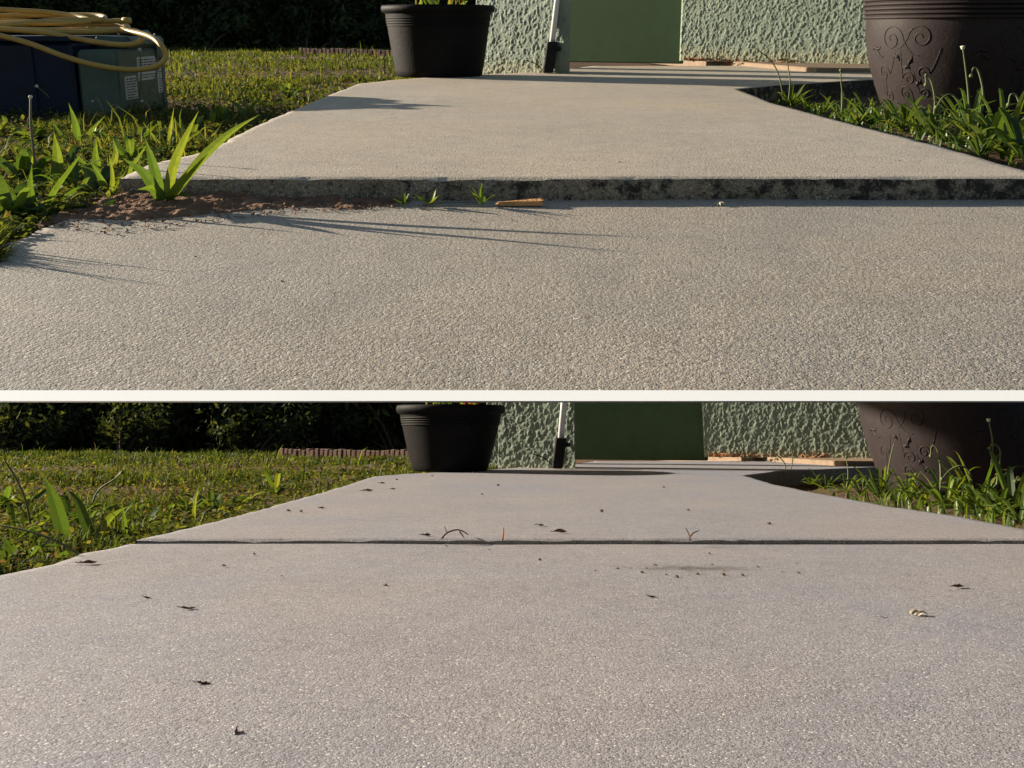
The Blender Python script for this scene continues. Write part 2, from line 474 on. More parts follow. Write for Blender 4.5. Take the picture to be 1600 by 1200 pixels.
# concrete: same mix on both levels
sx_, sy_ = LO.gp(1085, 888.5, -STEP_L)
CB, CD, CL = (0.425, 0.365, 0.288), (0.35, 0.30, 0.24), (0.48, 0.415, 0.335)
concrete("concrete", CB, CD, CL, fine=1.55)
concrete("concrete_sunken", (0.345, 0.298, 0.238), (0.255, 0.236, 0.208), (0.385, 0.335, 0.272), fine=1.5)   # the sunken slab: a darker base than the far slab
GB, GD, GL = (0.226, 0.222, 0.249), (0.190, 0.189, 0.216), (0.258, 0.252, 0.277)     # the lower walk: same concrete, darkened and blued to offset stronger warm sun
concrete("concrete_dimmed", GB, GD, GL, fine=1.1)
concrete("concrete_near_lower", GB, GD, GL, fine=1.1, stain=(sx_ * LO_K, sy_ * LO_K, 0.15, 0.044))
concrete("concrete_side", (0.37, 0.295, 0.21), (0.24, 0.185, 0.13), (0.42, 0.35, 0.26), mould=1.0)
concrete("concrete_joint", (0.24, 0.225, 0.20), (0.17, 0.16, 0.14), (0.3, 0.28, 0.25))

paths = {}
for L in (UP, LO):
    c = CFG[L.name]
    le, re = edge(L, c['left']), edge(L, c['right'])
    ne = edge(L, c['near_left'], -c['step'])
    L.xl = lambda y, le=le: float(interp(le, y))
    L.xr = lambda y, re=re: float(interp(re, y))
    L.nl = lambda y, ne=ne: float(interp(ne, y))
    L.nr = lambda y, re=re: re[0][0] + 0.002
    L.yj = L.gp(800, c['joint'])[1]
    L.le, L.re, L.step = le, re, c['step']
    yend = L.gp(800, 103 if L is UP else 720.5)[1]
    far = slab("path_far", L, L.yj, yend, L.xl, L.xr, 0.0, 0.075 if L is UP else 0.07, ["concrete", "concrete_side"] if L is UP else ["concrete_dimmed", "concrete_joint"], 11 if L is UP else 31)
    tag(far, None, kind="structure")
    L.y_end = yend

# upper near slab: wedge-undercut front, carried on the terrace; white strip along its front edge
yA = UP.gp(800, 628, -STEP_U)[1]; yB = UP.gp(800, 611, -STEP_U)[1]
def under(y):  # underside of the terrace: thin at the front lip, 7 cm behind it
    return max(-STEP_U - 0.0015 - (y - yA) * math.tan(R(13)), -0.125)
def near_slab_upper():
    V, Fs, mi = [], [], []
    ny, nx = 120, 90
    ys = np.linspace(yB, UP.yj + 0.02, ny); us = np.linspace(0, 1, nx)
    for y in ys:
        a = UP.nl(y) + (vnoise(np.array([y * 40.]), np.array([2.]), 4, 3)[0] - 0.5) * 0.016
        b = UP.nr(y); x = a + (b - a) * us
        zz = -STEP_U + (vnoise(x * 3, np.full_like(x, y * 3), 77, 3) - 0.5) * 0.003 * min(1, (y - yB) * 8)
        V += [(a - 0.006, y, under(y)), (a - 0.006, y, -STEP_U - 0.007), (a - 0.003, y, -STEP_U - 0.002)] + list(zip(x, np.full_like(x, y), zz)) + [(b + 0.005, y, -STEP_U - 0.006), (b + 0.005, y, under(y))]
    m = nx + 5
    for i in range(ny - 1):
        for j in range(m - 1):
            Fs.append((i * m + j, i * m + j + 1, (i + 1) * m + j + 1, (i + 1) * m + j)); mi.append(0)
        Fs.append((i * m, (i + 1) * m, (i + 1) * m + m - 1, i * m + m - 1)); mi.append(1)
    o = link("path_near", mesh("path_near", V, Fs, ["concrete_sunken", "underside_bounce"], UP.k, True, mi=mi)); place(o, UP)
    tag(o, None, kind="structure")
    a, b = UP.nl(yB) - 0.006, UP.nr(yB) + 0.005
    z = -STEP_U + 0.0006; zb = under(yB)
    nseg = 40; V, Fs = [], []
    for i in range(nseg + 1):
        x = a + (b - a) * i / nseg
        V += [(x, yA, z - 0.00005), (x, yA + 0.0003, z), (x, yB - 0.0002, z), (x, yB - 0.0002, zb + 0.002)]
    for i in range(nseg):
        for j in range(4): Fs.append((i * 4 + j, i * 4 + 4 + j, i * 4 + 4 + (j + 1) % 4, i * 4 + (j + 1) % 4))
    Fs += [(0, 1, 2, 3), tuple(nseg * 4 + j for j in (3, 2, 1, 0))]
    s = link("edge_strip", mesh("edge_strip", V, Fs, "white_paint", UP.k)); place(s, UP)
    tag(s, "straight white strip edging the front of the upper walkway, right across the picture", "strip")
near_slab_upper()
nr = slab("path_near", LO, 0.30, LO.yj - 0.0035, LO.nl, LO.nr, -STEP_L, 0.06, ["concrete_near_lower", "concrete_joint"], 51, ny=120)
tag(nr, None, kind="structure")

# ------------------------------------------------------------------ ground
def terrace():
    """the upper level: soil on top, white underside, open on all sides"""
    far = 13.5
    ys = np.concatenate([np.linspace(yA + 0.02, 3, 60), np.linspace(3.1, far, 40)])
    V, Fs, mi = [], [], []
    nx = 60; us = np.linspace(0, 1, nx)
    for y in ys:
        a, b = -(0.575 * y + 0.03 + 0.16 * max(0, y - 0.9)), 0.72 * y + 1.2
        x = a + (b - a) * us
        n = (vnoise(x * 2.2, np.full_like(x, y * 2.2), 5, 4) - 0.5) * 0.03
        z = np.maximum(SOIL + n * min(1, y * 0.6), under(y) + 0.004)
        if y < 1.0: z = np.minimum(z, -0.05)
        if y < 0.75: z = np.full_like(x, max(under(y) + 0.002, -0.07))
        V += list(zip(x, np.full_like(x, y), z)) + [(b, y, under(y) - 0.003), (a, y, under(y) - 0.003)]
    m = nx + 2
    for i in range(len(ys) - 1):
        for j in range(m):
            Fs.append((i * m + j, i * m + (j + 1) % m, (i + 1) * m + (j + 1) % m, (i + 1) * m + j)); mi.append(1 if j == nx else 0)
    Fs.append(tuple((len(ys) - 1) * m + j for j in range(m))); mi.append(0)
    o = link("terrace_ground", mesh("terrace_ground", V, Fs, ["soil", "underside_bounce"], UP.k, mi=mi)); place(o, UP)
    tag(o, None, kind="structure")
terrace()
def ground():
    """the lower level: a bank that falls away from the camera, level far off"""
    V, Fs = [], []
    ys = list(np.linspace(0.2, 3, 60)) + list(np.linspace(3.1, 16, 50))
    us = np.concatenate([-np.geomspace(200, 0.4, 40), np.linspace(-0.35, 0.35, 16), np.geomspace(0.4, 200, 40)])
    rows = []
    k = LO.k
    for y in ys:
        x = us * (0.35 + 0.65 * min(1, y / 3)) if False else us
        n = (vnoise(x * 2.2, np.full_like(x, y * 2.2), 15, 4) - 0.5) * 0.03
        rows.append([LO.T @ Vector((xx * k, y * k, (SOIL + nn * min(1, y * .6)) * k)) for xx, nn in zip(x, n)])
    first, last = rows[0], rows[-1]
    back = [[Vector((p.x, p.y - 0.4, p.z - 0.15)) for p in first], [Vector((p.x, p.y - 3, p.z - 1.2)) for p in first], [Vector((p.x * 3, p.y - 600, p.z - 1.5)) for p in first]]
    fwd = [[Vector((p.x, p.y + 2.5, p.z - 0.6)) for p in last], [Vector((p.x * 3, p.y + 900, p.z - 1.0)) for p in last]]
    rows = back[::-1] + rows + fwd
    m = len(us)
    for r in rows: V += [tuple(p) for p in r]
    for i in range(len(rows) - 1):
        for j in range(m - 1): Fs.append((i * m + j, i * m + j + 1, (i + 1) * m + j + 1, (i + 1) * m + j))
    tag(link("ground", mesh("ground", V, Fs, "soil")), None, kind="structure")
ground()

# ------------------------------------------------------------------ house
def stucco_wall(name, L, w, hgt, parent, x0=0.0, y0=0.0, thick=0.12, seed=1, back=0.0, res=0.0034, amp=0.0044):
    nx = int(w / res) + 1
    zs = list(np.arange(0, min(0.42, hgt), res)) + ([hgt] if hgt <= 0.42 else list(np.linspace(0.43, hgt, 30)))
    xs = np.linspace(0, w, nx); V, Fs = [], []
    for z in zs:
        xx = xs * 105; zz = np.full_like(xs, z * 68)
        wx = vnoise(xs * 46, np.full_like(xs, z * 40), seed + 3, 2) * 2.2
        n = vnoise(xx + wx, zz + wx, seed, 2, 0.5)
        n = np.clip((n - 0.42) * 3.0, 0, 1)                      # knocked-down flats and gaps
        n2 = vnoise(xs * 170, np.full_like(xs, z * 120), seed + 8, 2)
        big = vnoise(xs * 5, np.full_like(xs, z * 5), seed + 30, 3)
        d = amp * (0.85 if L is UP else 0.8) * (0.6 * n + 0.75 * n2 + 0.8 * big)
        V += list(zip(x0 + xs, y0 - d, np.full_like(xs, z)))
    for i in range(len(zs) - 1):
        for j in range(nx - 1): Fs.append((i * nx + j, i * nx + j + 1, (i + 1) * nx + j + 1, (i + 1) * nx + j))
    # sides, top, back
    b = len(V); t = len(zs)
    for z in zs: V += [(x0 - back, y0 + thick, z), (x0 + w - back, y0 + thick, z)]
    for i in range(t - 1):
        Fs += [(i * nx, (i + 1) * nx, b + 2 * i + 2, b + 2 * i), (i * nx + nx - 1, b + 2 * i + 1, b + 2 * i + 3, (i + 1) * nx + nx - 1),
               (b + 2 * i, b + 2 * i + 2, b + 2 * i + 3, b + 2 * i + 1)]
    Fs.append(tuple((t - 1) * nx + j for j in range(nx)) + (b + 2 * t - 1, b + 2 * t - 2))
    return link(name, mesh(name, V, Fs, "stucco", L.k, True), parent)

def house(L, px, label, beta, tall):
    """px: dict of pixel stops"""
    root = empty("house", L, (0, 0, 0))
    tag(root, label, "house")
    yp = L.gp(px['pillar'][0], px['pillar_y'])[1]
    xa, xb = L.dp(px['pillar'][0], px['pillar_y'], yp)[0], L.dp(px['pillar'][1], px['pillar_y'], yp)[0]
    def turned(name, xl, xr, yc, z0, seed, nm):
        w = (xr - xl) / math.cos(beta)
        e = stucco_wall(nm, L, w, tall - z0, root, 0, 0, 0.12, seed, 0.12 * math.tan(beta))
        e.matrix_local = Matrix.Translation(Vector((xl, yc + (xr - xl) / 2 * math.tan(beta), z0)) * L.k) @ Matrix.Rotation(-beta, 4, 'Z')
        return e
    turned("pillar", xa, xb, yp, -0.02, 3, "pillar")
    # wall end seen between the pot and the pillar
    yq = yp + 0.55
    xq0, xq1 = L.dp(px['return'], 50, yq)[0], L.dp(px['pillar'][0] + 30, 50, yq)[0]
    turned("wall", xq0, xq1, yq, -0.05, 9, "side_wall")
    # ledge
    yl = L.gp(1150, px['ledge_y'])[1]
    lh = 0.020
    yw = L.dp(1200, px['wall_y'], 1)[1]
    yw = L.gp(1200, px['wall_y'], lh)[1]
    xg0, xg1 = L.dp(px['panel'][0], 60, yw + 0.04)[0], L.dp(px['panel'][1], 60, yw + 0.04)[0]
    mb = MB(); mb.rbox((xg1 - 0.02, yl, -0.04), (3.6, yw + 1.4, lh), 0.004)
    mb.V = [(vx + (0.45 if vx < xg1 + 0.1 and vy < yl + 0.1 else 0), vy, vz) for vx, vy, vz in mb.V]
    link("ledge", mb.mesh("ledge", "tan_ledge", L.k), root)
    # smooth green panel
    bp = beta - R(7)
    xg1 += 0.03; pw = (xg1 - xg0 + 0.04) / math.cos(bp)
    mb = MB(); mb.rbox((-pw, 0, -0.001), (0, 0.2, tall), 0.006)
    mb.V = [(vx - (0.2 * math.tan(bp) if vy > 0.1 else 0), vy, vz) for vx, vy, vz in mb.V]
    e = link("door_panel", mb.mesh("door_panel", "smooth_green", L.k), root)
    e.matrix_local = Matrix.Translation(Vector((xg1, yw + 0.05, 0)) * L.k) @ Matrix.Rotation(-bp, 4, 'Z')
    # back wall
    turned("wall", xg1 - 0.018, 3.3, yw + 0.03 - (3.318 - xg1) / 2 * math.tan(beta), lh - 0.002, 5, "wall")
    # dead leaves against the foot of the wall
    mb = MB()
    rr = random.Random(3)
    for i in range(90):
        x = xg1 + 0.01 + rr.random() ** 2 * 0.55; yy = yw - 0.10 - (x - xg1) * math.tan(beta) + rr.random() * 0.16
        a = rr.random() * 6.3; s = 0.010 + rr.random() * 0.014
        p = Vector((x, yy, lh + 0.004 + rr.random() * 0.012)); d = Vector((math.cos(a), math.sin(a), rr.uniform(-.2, .5))) * s
        mb.blade([p - d, p, p + d], s * 0.9, Vector((-math.sin(a), math.cos(a), rr.uniform(-.4, .4))))
    lf = link("leaf_litter", mb.mesh("leaf_litter", "rust_leaf", L.k)); place(lf, L)
    tag(lf, "rust brown dead leaves drifted against the foot of the %s wall" % ("sunlit upper" if L is UP else "shaded lower"), kind="stuff")
    L.yp, L.yl = yp, yl
    return root
house(UP, dict(pillar=(762, 888), pillar_y=113, **{'return': 744}, ledge_y=113.5, wall_y=94.5, panel=(887, 1061)),
      "sage green stucco house behind the upper walkway, with a smooth dark green panel", R(33), 2.3)
house(LO, dict(pillar=(779, 898), pillar_y=731, **{'return': 764}, ledge_y=728.5, wall_y=713.5, panel=(897, 1068)),
      "dark green stucco house behind the lower walkway, below the white strip", R(21.5), 1.35)

# ------------------------------------------------------------------ pots
def small_pot(L, base, rim, top_y, label):
    cx = (base[0] + base[1]) / 2
    x, y = L.gp(cx, base[2], 0.0)
    rb = (base[1] - base[0]) / 2 / F_PX * y; rt = (rim[1] - rim[0]) / 2 / F_PX * y
    H = L.dp(cx, top_y, y)[1]
    y += rb
    root = empty("plant_pot", L, (x, y, 0))
    tag(root, label, "pot")
    lip = 0.030
    rbody = rt * 0.93
    prof = [(0.0, 0.002), (rb * 0.96, 0.0), (rb, 0.006)]
    for i in range(1, 14):
        u = i / 13
        prof.append((rb + (rbody - rb) * (u ** 0.9), 0.006 + u * (H - lip - 0.006)))
    link("body", MB().lathe(prof, 64, 0.004).mesh("body", "black_plastic", L.k, True), root)
    pr = [(rbody * 0.99, H - lip - 0.006), (rbody + 0.004, H - lip), (rt * 0.985, H - lip + 0.004), (rt, H - lip * 0.55), (rt, H - 0.008), (rt * 0.985, H), (rt * 0.93, H), (rt * 0.915, H - 0.01), (rt * 0.90, H - 0.06)]
    link("rim", MB().lathe(pr, 64, 0.004, close=False).mesh("rim", "black_plastic", L.k, True), root)
    for i, u in enumerate((0.80, 0.84, 0.88, 0.92)):
        r = rb + (rbody - rb) * u ** 0.9; z = 0.006 + u * (H - lip - 0.006)
        pr = [(r - 0.001, z - 0.004), (r + 0.0028, z - 0.0015), (r + 0.0028, z + 0.0015), (r - 0.001, z + 0.004)]
        link("ridge", MB().lathe(pr, 64, 0.004, close=False).mesh("ridge", "black_plastic", L.k, True), root)
    link("soil", MB().lathe([(0.0, H - 0.012), (rt * 0.5, H - 0.014), (rt * 0.915, H - 0.022)], 40, close=False).mesh("soil", "potting_soil", L.k, True), root)
    rr = random.Random(5)
    mb = MB()
    for i in range(16):
        a = rr.random() * 6.28; r = rr.random() * rt * 0.6
        p = Vector((r * math.cos(a), r * math.sin(a), H - 0.015)); d = Vector((rr.uniform(-.06, .06), rr.uniform(-.06, .06), rr.uniform(.05, .12)))
        mb.blade([p, p + d * 0.5, p + d + Vector((0, 0, -.015))], 0.02, Vector((math.sin(a), math.cos(a), 0)), rr.random())
    link("leaves", mb.mesh("leaves", "weed_leaf", L.k, tint=True), root)
    for i, (fx, fz) in enumerate(((0.055, 0.022), (0.075, 0.03), (0.10, 0.02))):
        mb = MB()
        for j in range(9):
            a = j / 9 * 6.28; p = Vector((fx, -0.05 + i * 0.02, H + fz * (1 if L is UP else 0.3)))
            mb.blade([p, p + Vector((math.cos(a) * .012, math.sin(a) * .012, .008)), p + Vector((math.cos(a) * .02, math.sin(a) * .02, .004))], 0.012)
        mb.tube([(fx, -0.05 + i * 0.02, H - 0.02), (fx, -0.05 + i * 0.02, H + fz * (1 if L is UP else 0.3))], 0.0018, 5)
        link("flower", mb.mesh("flower", "orange_flower", L.k), root)
    mb = MB().tube([(-0.085, -0.04, H - 0.03), (-0.088, -0.04, H + (0.05 if L is UP else 0.02))], 0.004, 6)
    link("plant_stake", mb.mesh("plant_stake", "yellow_stake", L.k), root)
    return root
small_pot(UP, (612, 750, 122), (581, 761), 7, "round black plastic plant pot at the end of the upper walkway")
small_pot(LO, (640, 758, 738), (607, 780), 632, "round black plastic plant pot at the end of the lower walkway")

def planter(L, xl_top, y_top, xl_bot, y_bot, half_px, label, rings_bottom):
    z0 = SOIL
    x0, yb = L.gp(xl_bot, y_bot, z0)
    y = yb + 0.02 + 0.85 * half_px / F_PX * yb
    rb = (half_px - (xl_bot - xl_top)) / F_PX * y
    rt = half_px / F_PX * y
    cx = L.dp(xl_bot + 4, y_bot, y)[0] + rb
    zt = L.dp(xl_top, y_top, y)[1] - z0       # height of frame top above base
    zr = L.dp(xl_top, rings_bottom, y)[1] - z0
    H = zr + 0.30
    root = empty("garden_planter", L, (cx, y, z0)); tag(root, label, "planter")
    def rad(z):
        u = min(1.3, z / zr)
        return rb + (rt - rb) * (1 - (1 - min(u, 1)) ** 1.7) + max(0, u - 1) * 0.02
    prof = [(0, 0.002), (rb * 0.95, 0)] + [(rad(z), z) for z in np.linspace(0.006, zr, 24)]
    link("body", MB().lathe(prof, 72, close=False).mesh("body", "mauve_plastic", L.k, True), root)
    pr = [(rad(zr), zr)]
    nb = 6; bw = 0.0125
    for i in range(nb):
        a = zr + i * bw
        for q, rr in ((0.0, 0.0), (0.15, 0.005), (0.35, 0.0085), (0.6, 0.0085), (0.85, 0.005), (1.0, 0.0)):
            pr.append((rt + rr + i * 0.0008, a + q * bw))
    link("ribbed_band", MB().lathe(pr, 72, close=False).mesh("ribbed_band", "mauve_plastic", L.k, True), root)
    a = zr + nb * bw; r = rt + 0.006
    pr = [(r, a), (r + 0.004, a + 0.1), (r + 0.012, H - 0.04), (r + 0.03, H - 0.03), (r + 0.034, H - 0.006), (r + 0.028, H), (r + 0.004, H), (r - 0.01, H - 0.05), (0, H - 0.06)]
    link("rim", MB().lathe(pr, 72, close=False).mesh("rim", "mauve_plastic", L.k, True), root)
    # raised scrollwork
    def P(ang, z, lift=-0.0004):
        rr = rad(z) + lift
        return Vector((rr * math.cos(ang), rr * math.sin(ang), z))
    def scroll(a0, zc, size, turns, hand, tail):
        pts = []
        n = int(22 * turns)
        for i in range(n + 1):
            u = i / n; w = u * turns * 6.283
            r = size * (1 - 0.86 * u)
            pts.append((a0 + hand * r * math.cos(w) / rt, zc + r * math.sin(w)))
        if tail:
            tx, tz = tail
            p0 = pts[0]
            pre = [(p0[0] + tx * (1 - j / 6) / rt, p0[1] + tz * (1 - j / 6) - 0.35 * size * math.sin(j / 6 * 3.14)) for j in range(6)]
            pts = pre + pts
        pts = [(max(-99, q[0]), min(zr - 0.004, max(0.01, q[1]))) for q in pts]
        n = len(pts)
        return MB().tube([P(a, z) for a, z in pts], [0.0021 * (0.5 + 0.5 * math.sin(math.pi * min(1, (j + 2) / n * 1.2) * 0.8)) for j in range(n)], 6)
    view = math.atan2(-y, -cx)                 # towards the camera
    for rep in range(5):
        A = view - 0.55 + rep * 1.257           # motif centres round the pot
        for (da, zf, sz, tu, hd, tl) in ((-0.18, 0.80, 0.040, 1.6, 1, (0.05, -0.045)), (0.17, 0.82, 0.036, 1.5, -1, (-0.05, -0.03)),
                                         (0.02, 0.40, 0.022, 1.4, -1, (0.0, 0.09)), (-0.05, 0.24, 0.024, 1.5, 1, (0.02, -0.07)),
                                         (0.20, 0.46, 0.020, 1.4, 1, (0.03, 0.07)), (0.22, 0.25, 0.016, 1.3, -1, (-0.02, 0.06)),
                                         (-0.36, 0.44, 0.026, 1.4, 1, (0.03, 0.06)), (-0.34, 0.20, 0.020, 1.4, -1, (0.02, 0.06))):
            link("scroll_ornament", scroll(A + da, zr * zf, sz, tu, hd, tl).mesh("scroll_ornament", "mauve_plastic", L.k, True), root)
        for (da, zf, ln, rot) in ((-0.46, 0.70, 0.05, 0.3), (-0.42, 0.64, 0.045, -0.1), (0.05, 0.58, 0.04, 1.2), (0.0, 0.52, 0.03, 2.6), (-0.12, 0.62, 0.03, 2.2), (0.14, 0.36, 0.03, 1.0), (-0.22, 0.10, 0.04, 1.9), (0.02, 0.10, 0.04, 1.2)):
            pts = []
            for j in range(7):
                u = j / 6 - 0.5
                pts.append(P(A + da + ln * u * math.cos(rot) / rt, zr * zf + ln * u * math.sin(rot) + 0.006 * math.sin(j)))
            link("leaf_ornament", MB().tube(pts, [0.001, 0.003, 0.0048, 0.0052, 0.004, 0.0025, 0.001], 6).mesh("leaf_ornament", "mauve_plastic", L.k, True), root)
    return root
planter(UP, 1345, 0, 1383, 188, 135, "large mauve brown planter with scroll ornament and ribbed band, in the upper weeds", 31)
planter(LO, 1360, 628, 1390, 777, 135, "large dark mauve planter with scroll ornament, in the lower weeds", 630)

# ------------------------------------------------------------------ broom
def broom(L, pole, head, label):
    y = L.yp - 0.10
    pts = [L.dp(px, py, y) for px, py in pole]
    hx0, hz0 = L.dp(head[0], head[3], y); hx1, hz1 = L.dp(head[1], head[2], y)
    sk = L.dp(head[4], head[2], y)[0] - L.dp(head[0], head[3], y)[0]
    z0 = 0.002
    cx = (hx0 + hx1) / 2 - sk * 0.5
    root = empty("broom", L, (cx, y, z0)); tag(root, label, "broom")
    H = hz1 - z0; w = (hx1 - hx0 - sk) * 0.5
    mb = MB(); mb.rbox((-w, -0.02, 0.0), (w, 0.025, H), 0.004)
    mb.V = [(vx + sk * vz / H, vy, vz) for vx, vy, vz in mb.V]
    link("head", mb.mesh("head", "brush_black", L.k), root)
    mb = MB().rbox((w + sk * 0.7, -0.012, H * 0.70), (w + sk * 0.7 + 0.02, 0.012, H * 0.84), 0.003)
    link("clip", mb.mesh("clip", "brush_black", L.k), root)
    (xa, za), (xb, zb) = pts
    d = Vector((xb - xa, 0.05, zb - za)); d.normalize()
    p0 = Vector((sk * 0.93, 0.003, H - 0.01))
    top = p0 + Vector((d.x / d.z, 0.05, 1.0)) * (0.95 if L is UP else 0.75)
    link("handle", MB().tube([p0, p0 * 0.5 + top * 0.5, top], 0.0125, 12).mesh("handle", "white_pole", L.k, True), root)
    link("bristle_wire", MB().tube(spline([(-w, 0, 0.012), (-w - 0.03, -0.01, 0.04), (-w - 0.075, -0.02, 0.055)], 4), 0.0022, 5).mesh("bristle_wire", "brush_black", L.k), root)
broom(UP, [(860, 66), (868, 0)], (848, 871, 65, 109, 855), "white handled broom with black head leaning on the upper stucco pillar")
broom(LO, [(871, 684), (876, 628)], (862, 885, 684, 729, 868), "white handled broom with black head leaning on the lower stucco pillar")

# ------------------------------------------------------------------ garden edging, far left of the house
def edging(L, pxa, pxb, py, label, n):
    x0, y0 = L.gp(pxa, py, SOIL); x1, y1 = L.gp(pxb[0], pxb[1], SOIL)
    root = empty("garden_edging", L, (x0, y0, SOIL)); tag(root, label, "edging")
    rr = random.Random(2)
    dx, dy = (x1 - x0) / n, (y1 - y0) / n
    ang = math.atan2(dy, dx); w = math.hypot(dx, dy) * 0.80
    me = MB().rbox((-w / 2, -0.03, -0.03), (w / 2, 0.03, 0.072), 0.004).mesh("brick", "garden_brick", L.k)
    for i in range(n):
        b = link("brick", me, root)
        b.matrix_local = Matrix.Translation(Vector((dx * (i + .5), dy * (i + .5) + rr.uniform(-.006, .006), rr.uniform(-.01, .004))) * L.k) @ Matrix.Rotation(ang + rr.uniform(-.06, .06), 4, 'Z') @ Matrix.Rotation(rr.uniform(-.05, .05), 4, 'Y')
edging(UP, 470, (760, 93), 87, "low row of upright bricks edging the lawn behind the upper pot", 42)
edging(LO, 440, (778, 722), 716, "low row of upright bricks edging the lawn behind the lower pot", 44)

# ------------------------------------------------------------------ crate, case and hose (upper level only)
def crate_and_hose():
    L = UP
    z0 = SOIL
    xc, yc = L.gp(182, 186, z0); xc -= 0.10                    # the near corner both boxes share
    top = L.dp(182, 60, yc)[1] - z0
    # blue crate to the left
    wl = 0.62
    root = empty("storage_crate", L, (xc - 0.002, yc, z0)); tag(root, "dark blue plastic crate on the lawn under the yellow hose", "crate")
    mb = MB().rbox((-wl, 0, 0), (-0.004, 0.42, top - 0.012), 0.008)
    link("tub", mb.mesh("tub", "crate_blue", L.k), root)
    link("lid", MB().rbox((-wl - 0.006, -0.008, top - 0.010), (-0.006, 0.428, top + 0.006), 0.004).mesh("lid", "crate_blue", L.k), root)
    for i in range(4):
        xx = -0.12 - i * 0.15
        link("rib", MB().rbox((xx - 0.008, -0.006, 0.01), (xx + 0.008, 0.002, top - 0.014), 0.002).mesh("rib", "crate_blue", L.k), root)
    # green case against the crate's right end; its long side faces the walkway
    dep = 0.36; w = 0.11
    root = empty("instrument_case", L, (xc + 0.001, yc + 0.004, z0)); tag(root, "grey green plastic case with paper labels beside the blue crate", "case")
    link("shell", MB().rbox((0, 0, 0), (w, dep, top * 0.86), 0.010).mesh("shell", "case_green", L.k), root)
    link("lid", MB().rbox((0.002, 0.10, top * 0.86 + 0.001), (w + 0.004, dep + 0.004, top * 1.02), 0.012).mesh("lid", "case_green", L.k), root)
    link("handle", MB().rbox((0.03, 0.20, top * 1.02 + 0.0005), (w - 0.02, dep - 0.03, top * 1.10), 0.010).mesh("handle", "case_green", L.k), root)
    link("latch", MB().rbox((w - 0.002, dep - 0.07, top * 0.72), (w + 0.012, dep - 0.02, top * 0.90), 0.004).mesh("latch", "case_green", L.k), root)
    for yy in (0.02, 0.33):
        link("corner_rib", MB().rbox((w - 0.001, yy - 0.012, 0.004), (w + 0.005, yy + 0.012, top * 0.84), 0.002).mesh("corner_rib", "case_green", L.k), root)
    def lab(y0, y1, za, zb, seed):
        x = w + 0.0025
        p = link("paper_label", MB().rbox((w - 0.001, y0, za), (x, y1, zb), 0.0008).mesh("paper_label", "paper", L.k), root)
        rr = random.Random(seed); mb = MB(); zz = zb - 0.007
        while zz > za + 0.006:
            yy = y0 + 0.008
            while yy < y1 - 0.014:
                ww = rr.uniform(0.008, 0.035); ye = min(yy + ww, y1 - 0.006)
                mb.box((x - 0.0004, yy, zz - 0.0028), (x + 0.0008, ye, zz)); yy = ye + 0.007
            zz -= 0.0075
        link("print", mb.mesh("print", "ink", L.k), p)
    lab(0.045, 0.125, top * 0.22, top * 0.52, 1)
    lab(0.140, 0.275, top * 0.60, top * 0.75, 2)
    lab(0.140, 0.275, top * 0.44, top * 0.55, 3)
    lab(0.285, 0.318, top * 0.24, top * 0.64, 4)
    # yellow hose: one hose in several loops lying on the crate, the last loop hanging down in front
    ym = yc + 0.16
    def q(px, py, yy): x, z = L.dp(px, py, yy); return (x, yy, z)
    pts = [q(-160, 60, ym), q(-60, 18, ym + .05), q(40, 17, ym + .1), q(110, 24, ym + .1), q(140, 33, ym + .02), q(80, 36, ym - .06), q(-20, 36, ym - .08), q(-120, 34, ym),
           q(-60, 26, ym + .12), q(40, 24, ym + .16), q(150, 24, ym + .12), q(156, 31, ym + .04), q(90, 31, ym - .02), q(0, 40, ym - .12), q(-110, 42, ym - .08), q(-90, 34, ym + .1),
           q(20, 32, ym + .14), q(130, 40, ym + .10), q(192, 38, ym + .06), q(190, 47, ym - .02), q(110, 50, ym - .06), q(10, 46, ym - .12), q(-100, 44, ym - .05),
           q(-40, 40, ym + .08), q(60, 46, ym + .05), q(150, 46, ym), q(203, 47, ym - .02), q(222, 55, ym - .07), q(216, 66, ym - .12), q(190, 70, ym - .14), q(140, 64, ym - .15), q(60, 50, ym - .16), q(-40, 44, ym - .14),
           q(-110, 48, ym - .06), q(0, 38, ym + .05), q(100, 35, ym + .06), q(200, 32, ym + .05)]
    hang = [q(-120, 40, ym - .10), q(-30, 50, ym - .20), q(40, 66, ym - .21), q(100, 88, ym - .215), q(150, 102, ym - .215), q(205, 109, ym - .205), q(245, 103, ym - .19), q(259, 88, ym - .18), q(251, 70, ym - .175), q(232, 56, ym - .13), q(190, 46, ym - .04)]
    r = 0.0074
    mb = MB().tube(spline(pts, 7), r, 10)
    root = empty("garden_hose", L, (xc - 0.3, ym, z0 + top)); tag(root, "yellow hose coiled on the blue crate, one loop hanging in front", "hose")
    off = Vector((xc - 0.3, ym, z0 + top))
    for nm, pp in (("coil", pts), ("hanging_loop", hang)):
        mb = MB().tube([p - off for p in spline(pp, 7)], r, 10)
        link(nm, mb.mesh(nm, "hose_yellow", L.k, True), root)
    e = q(202, 32, ym + .05)
    link("end_cap", MB().tube([Vector(e) - off - Vector((0.02, 0, 0)), Vector(e) - off + Vector((0.004, 0, 0))], 0.009, 10).mesh("end_cap", "hose_yellow", L.k, True), root)
crate_and_hose()

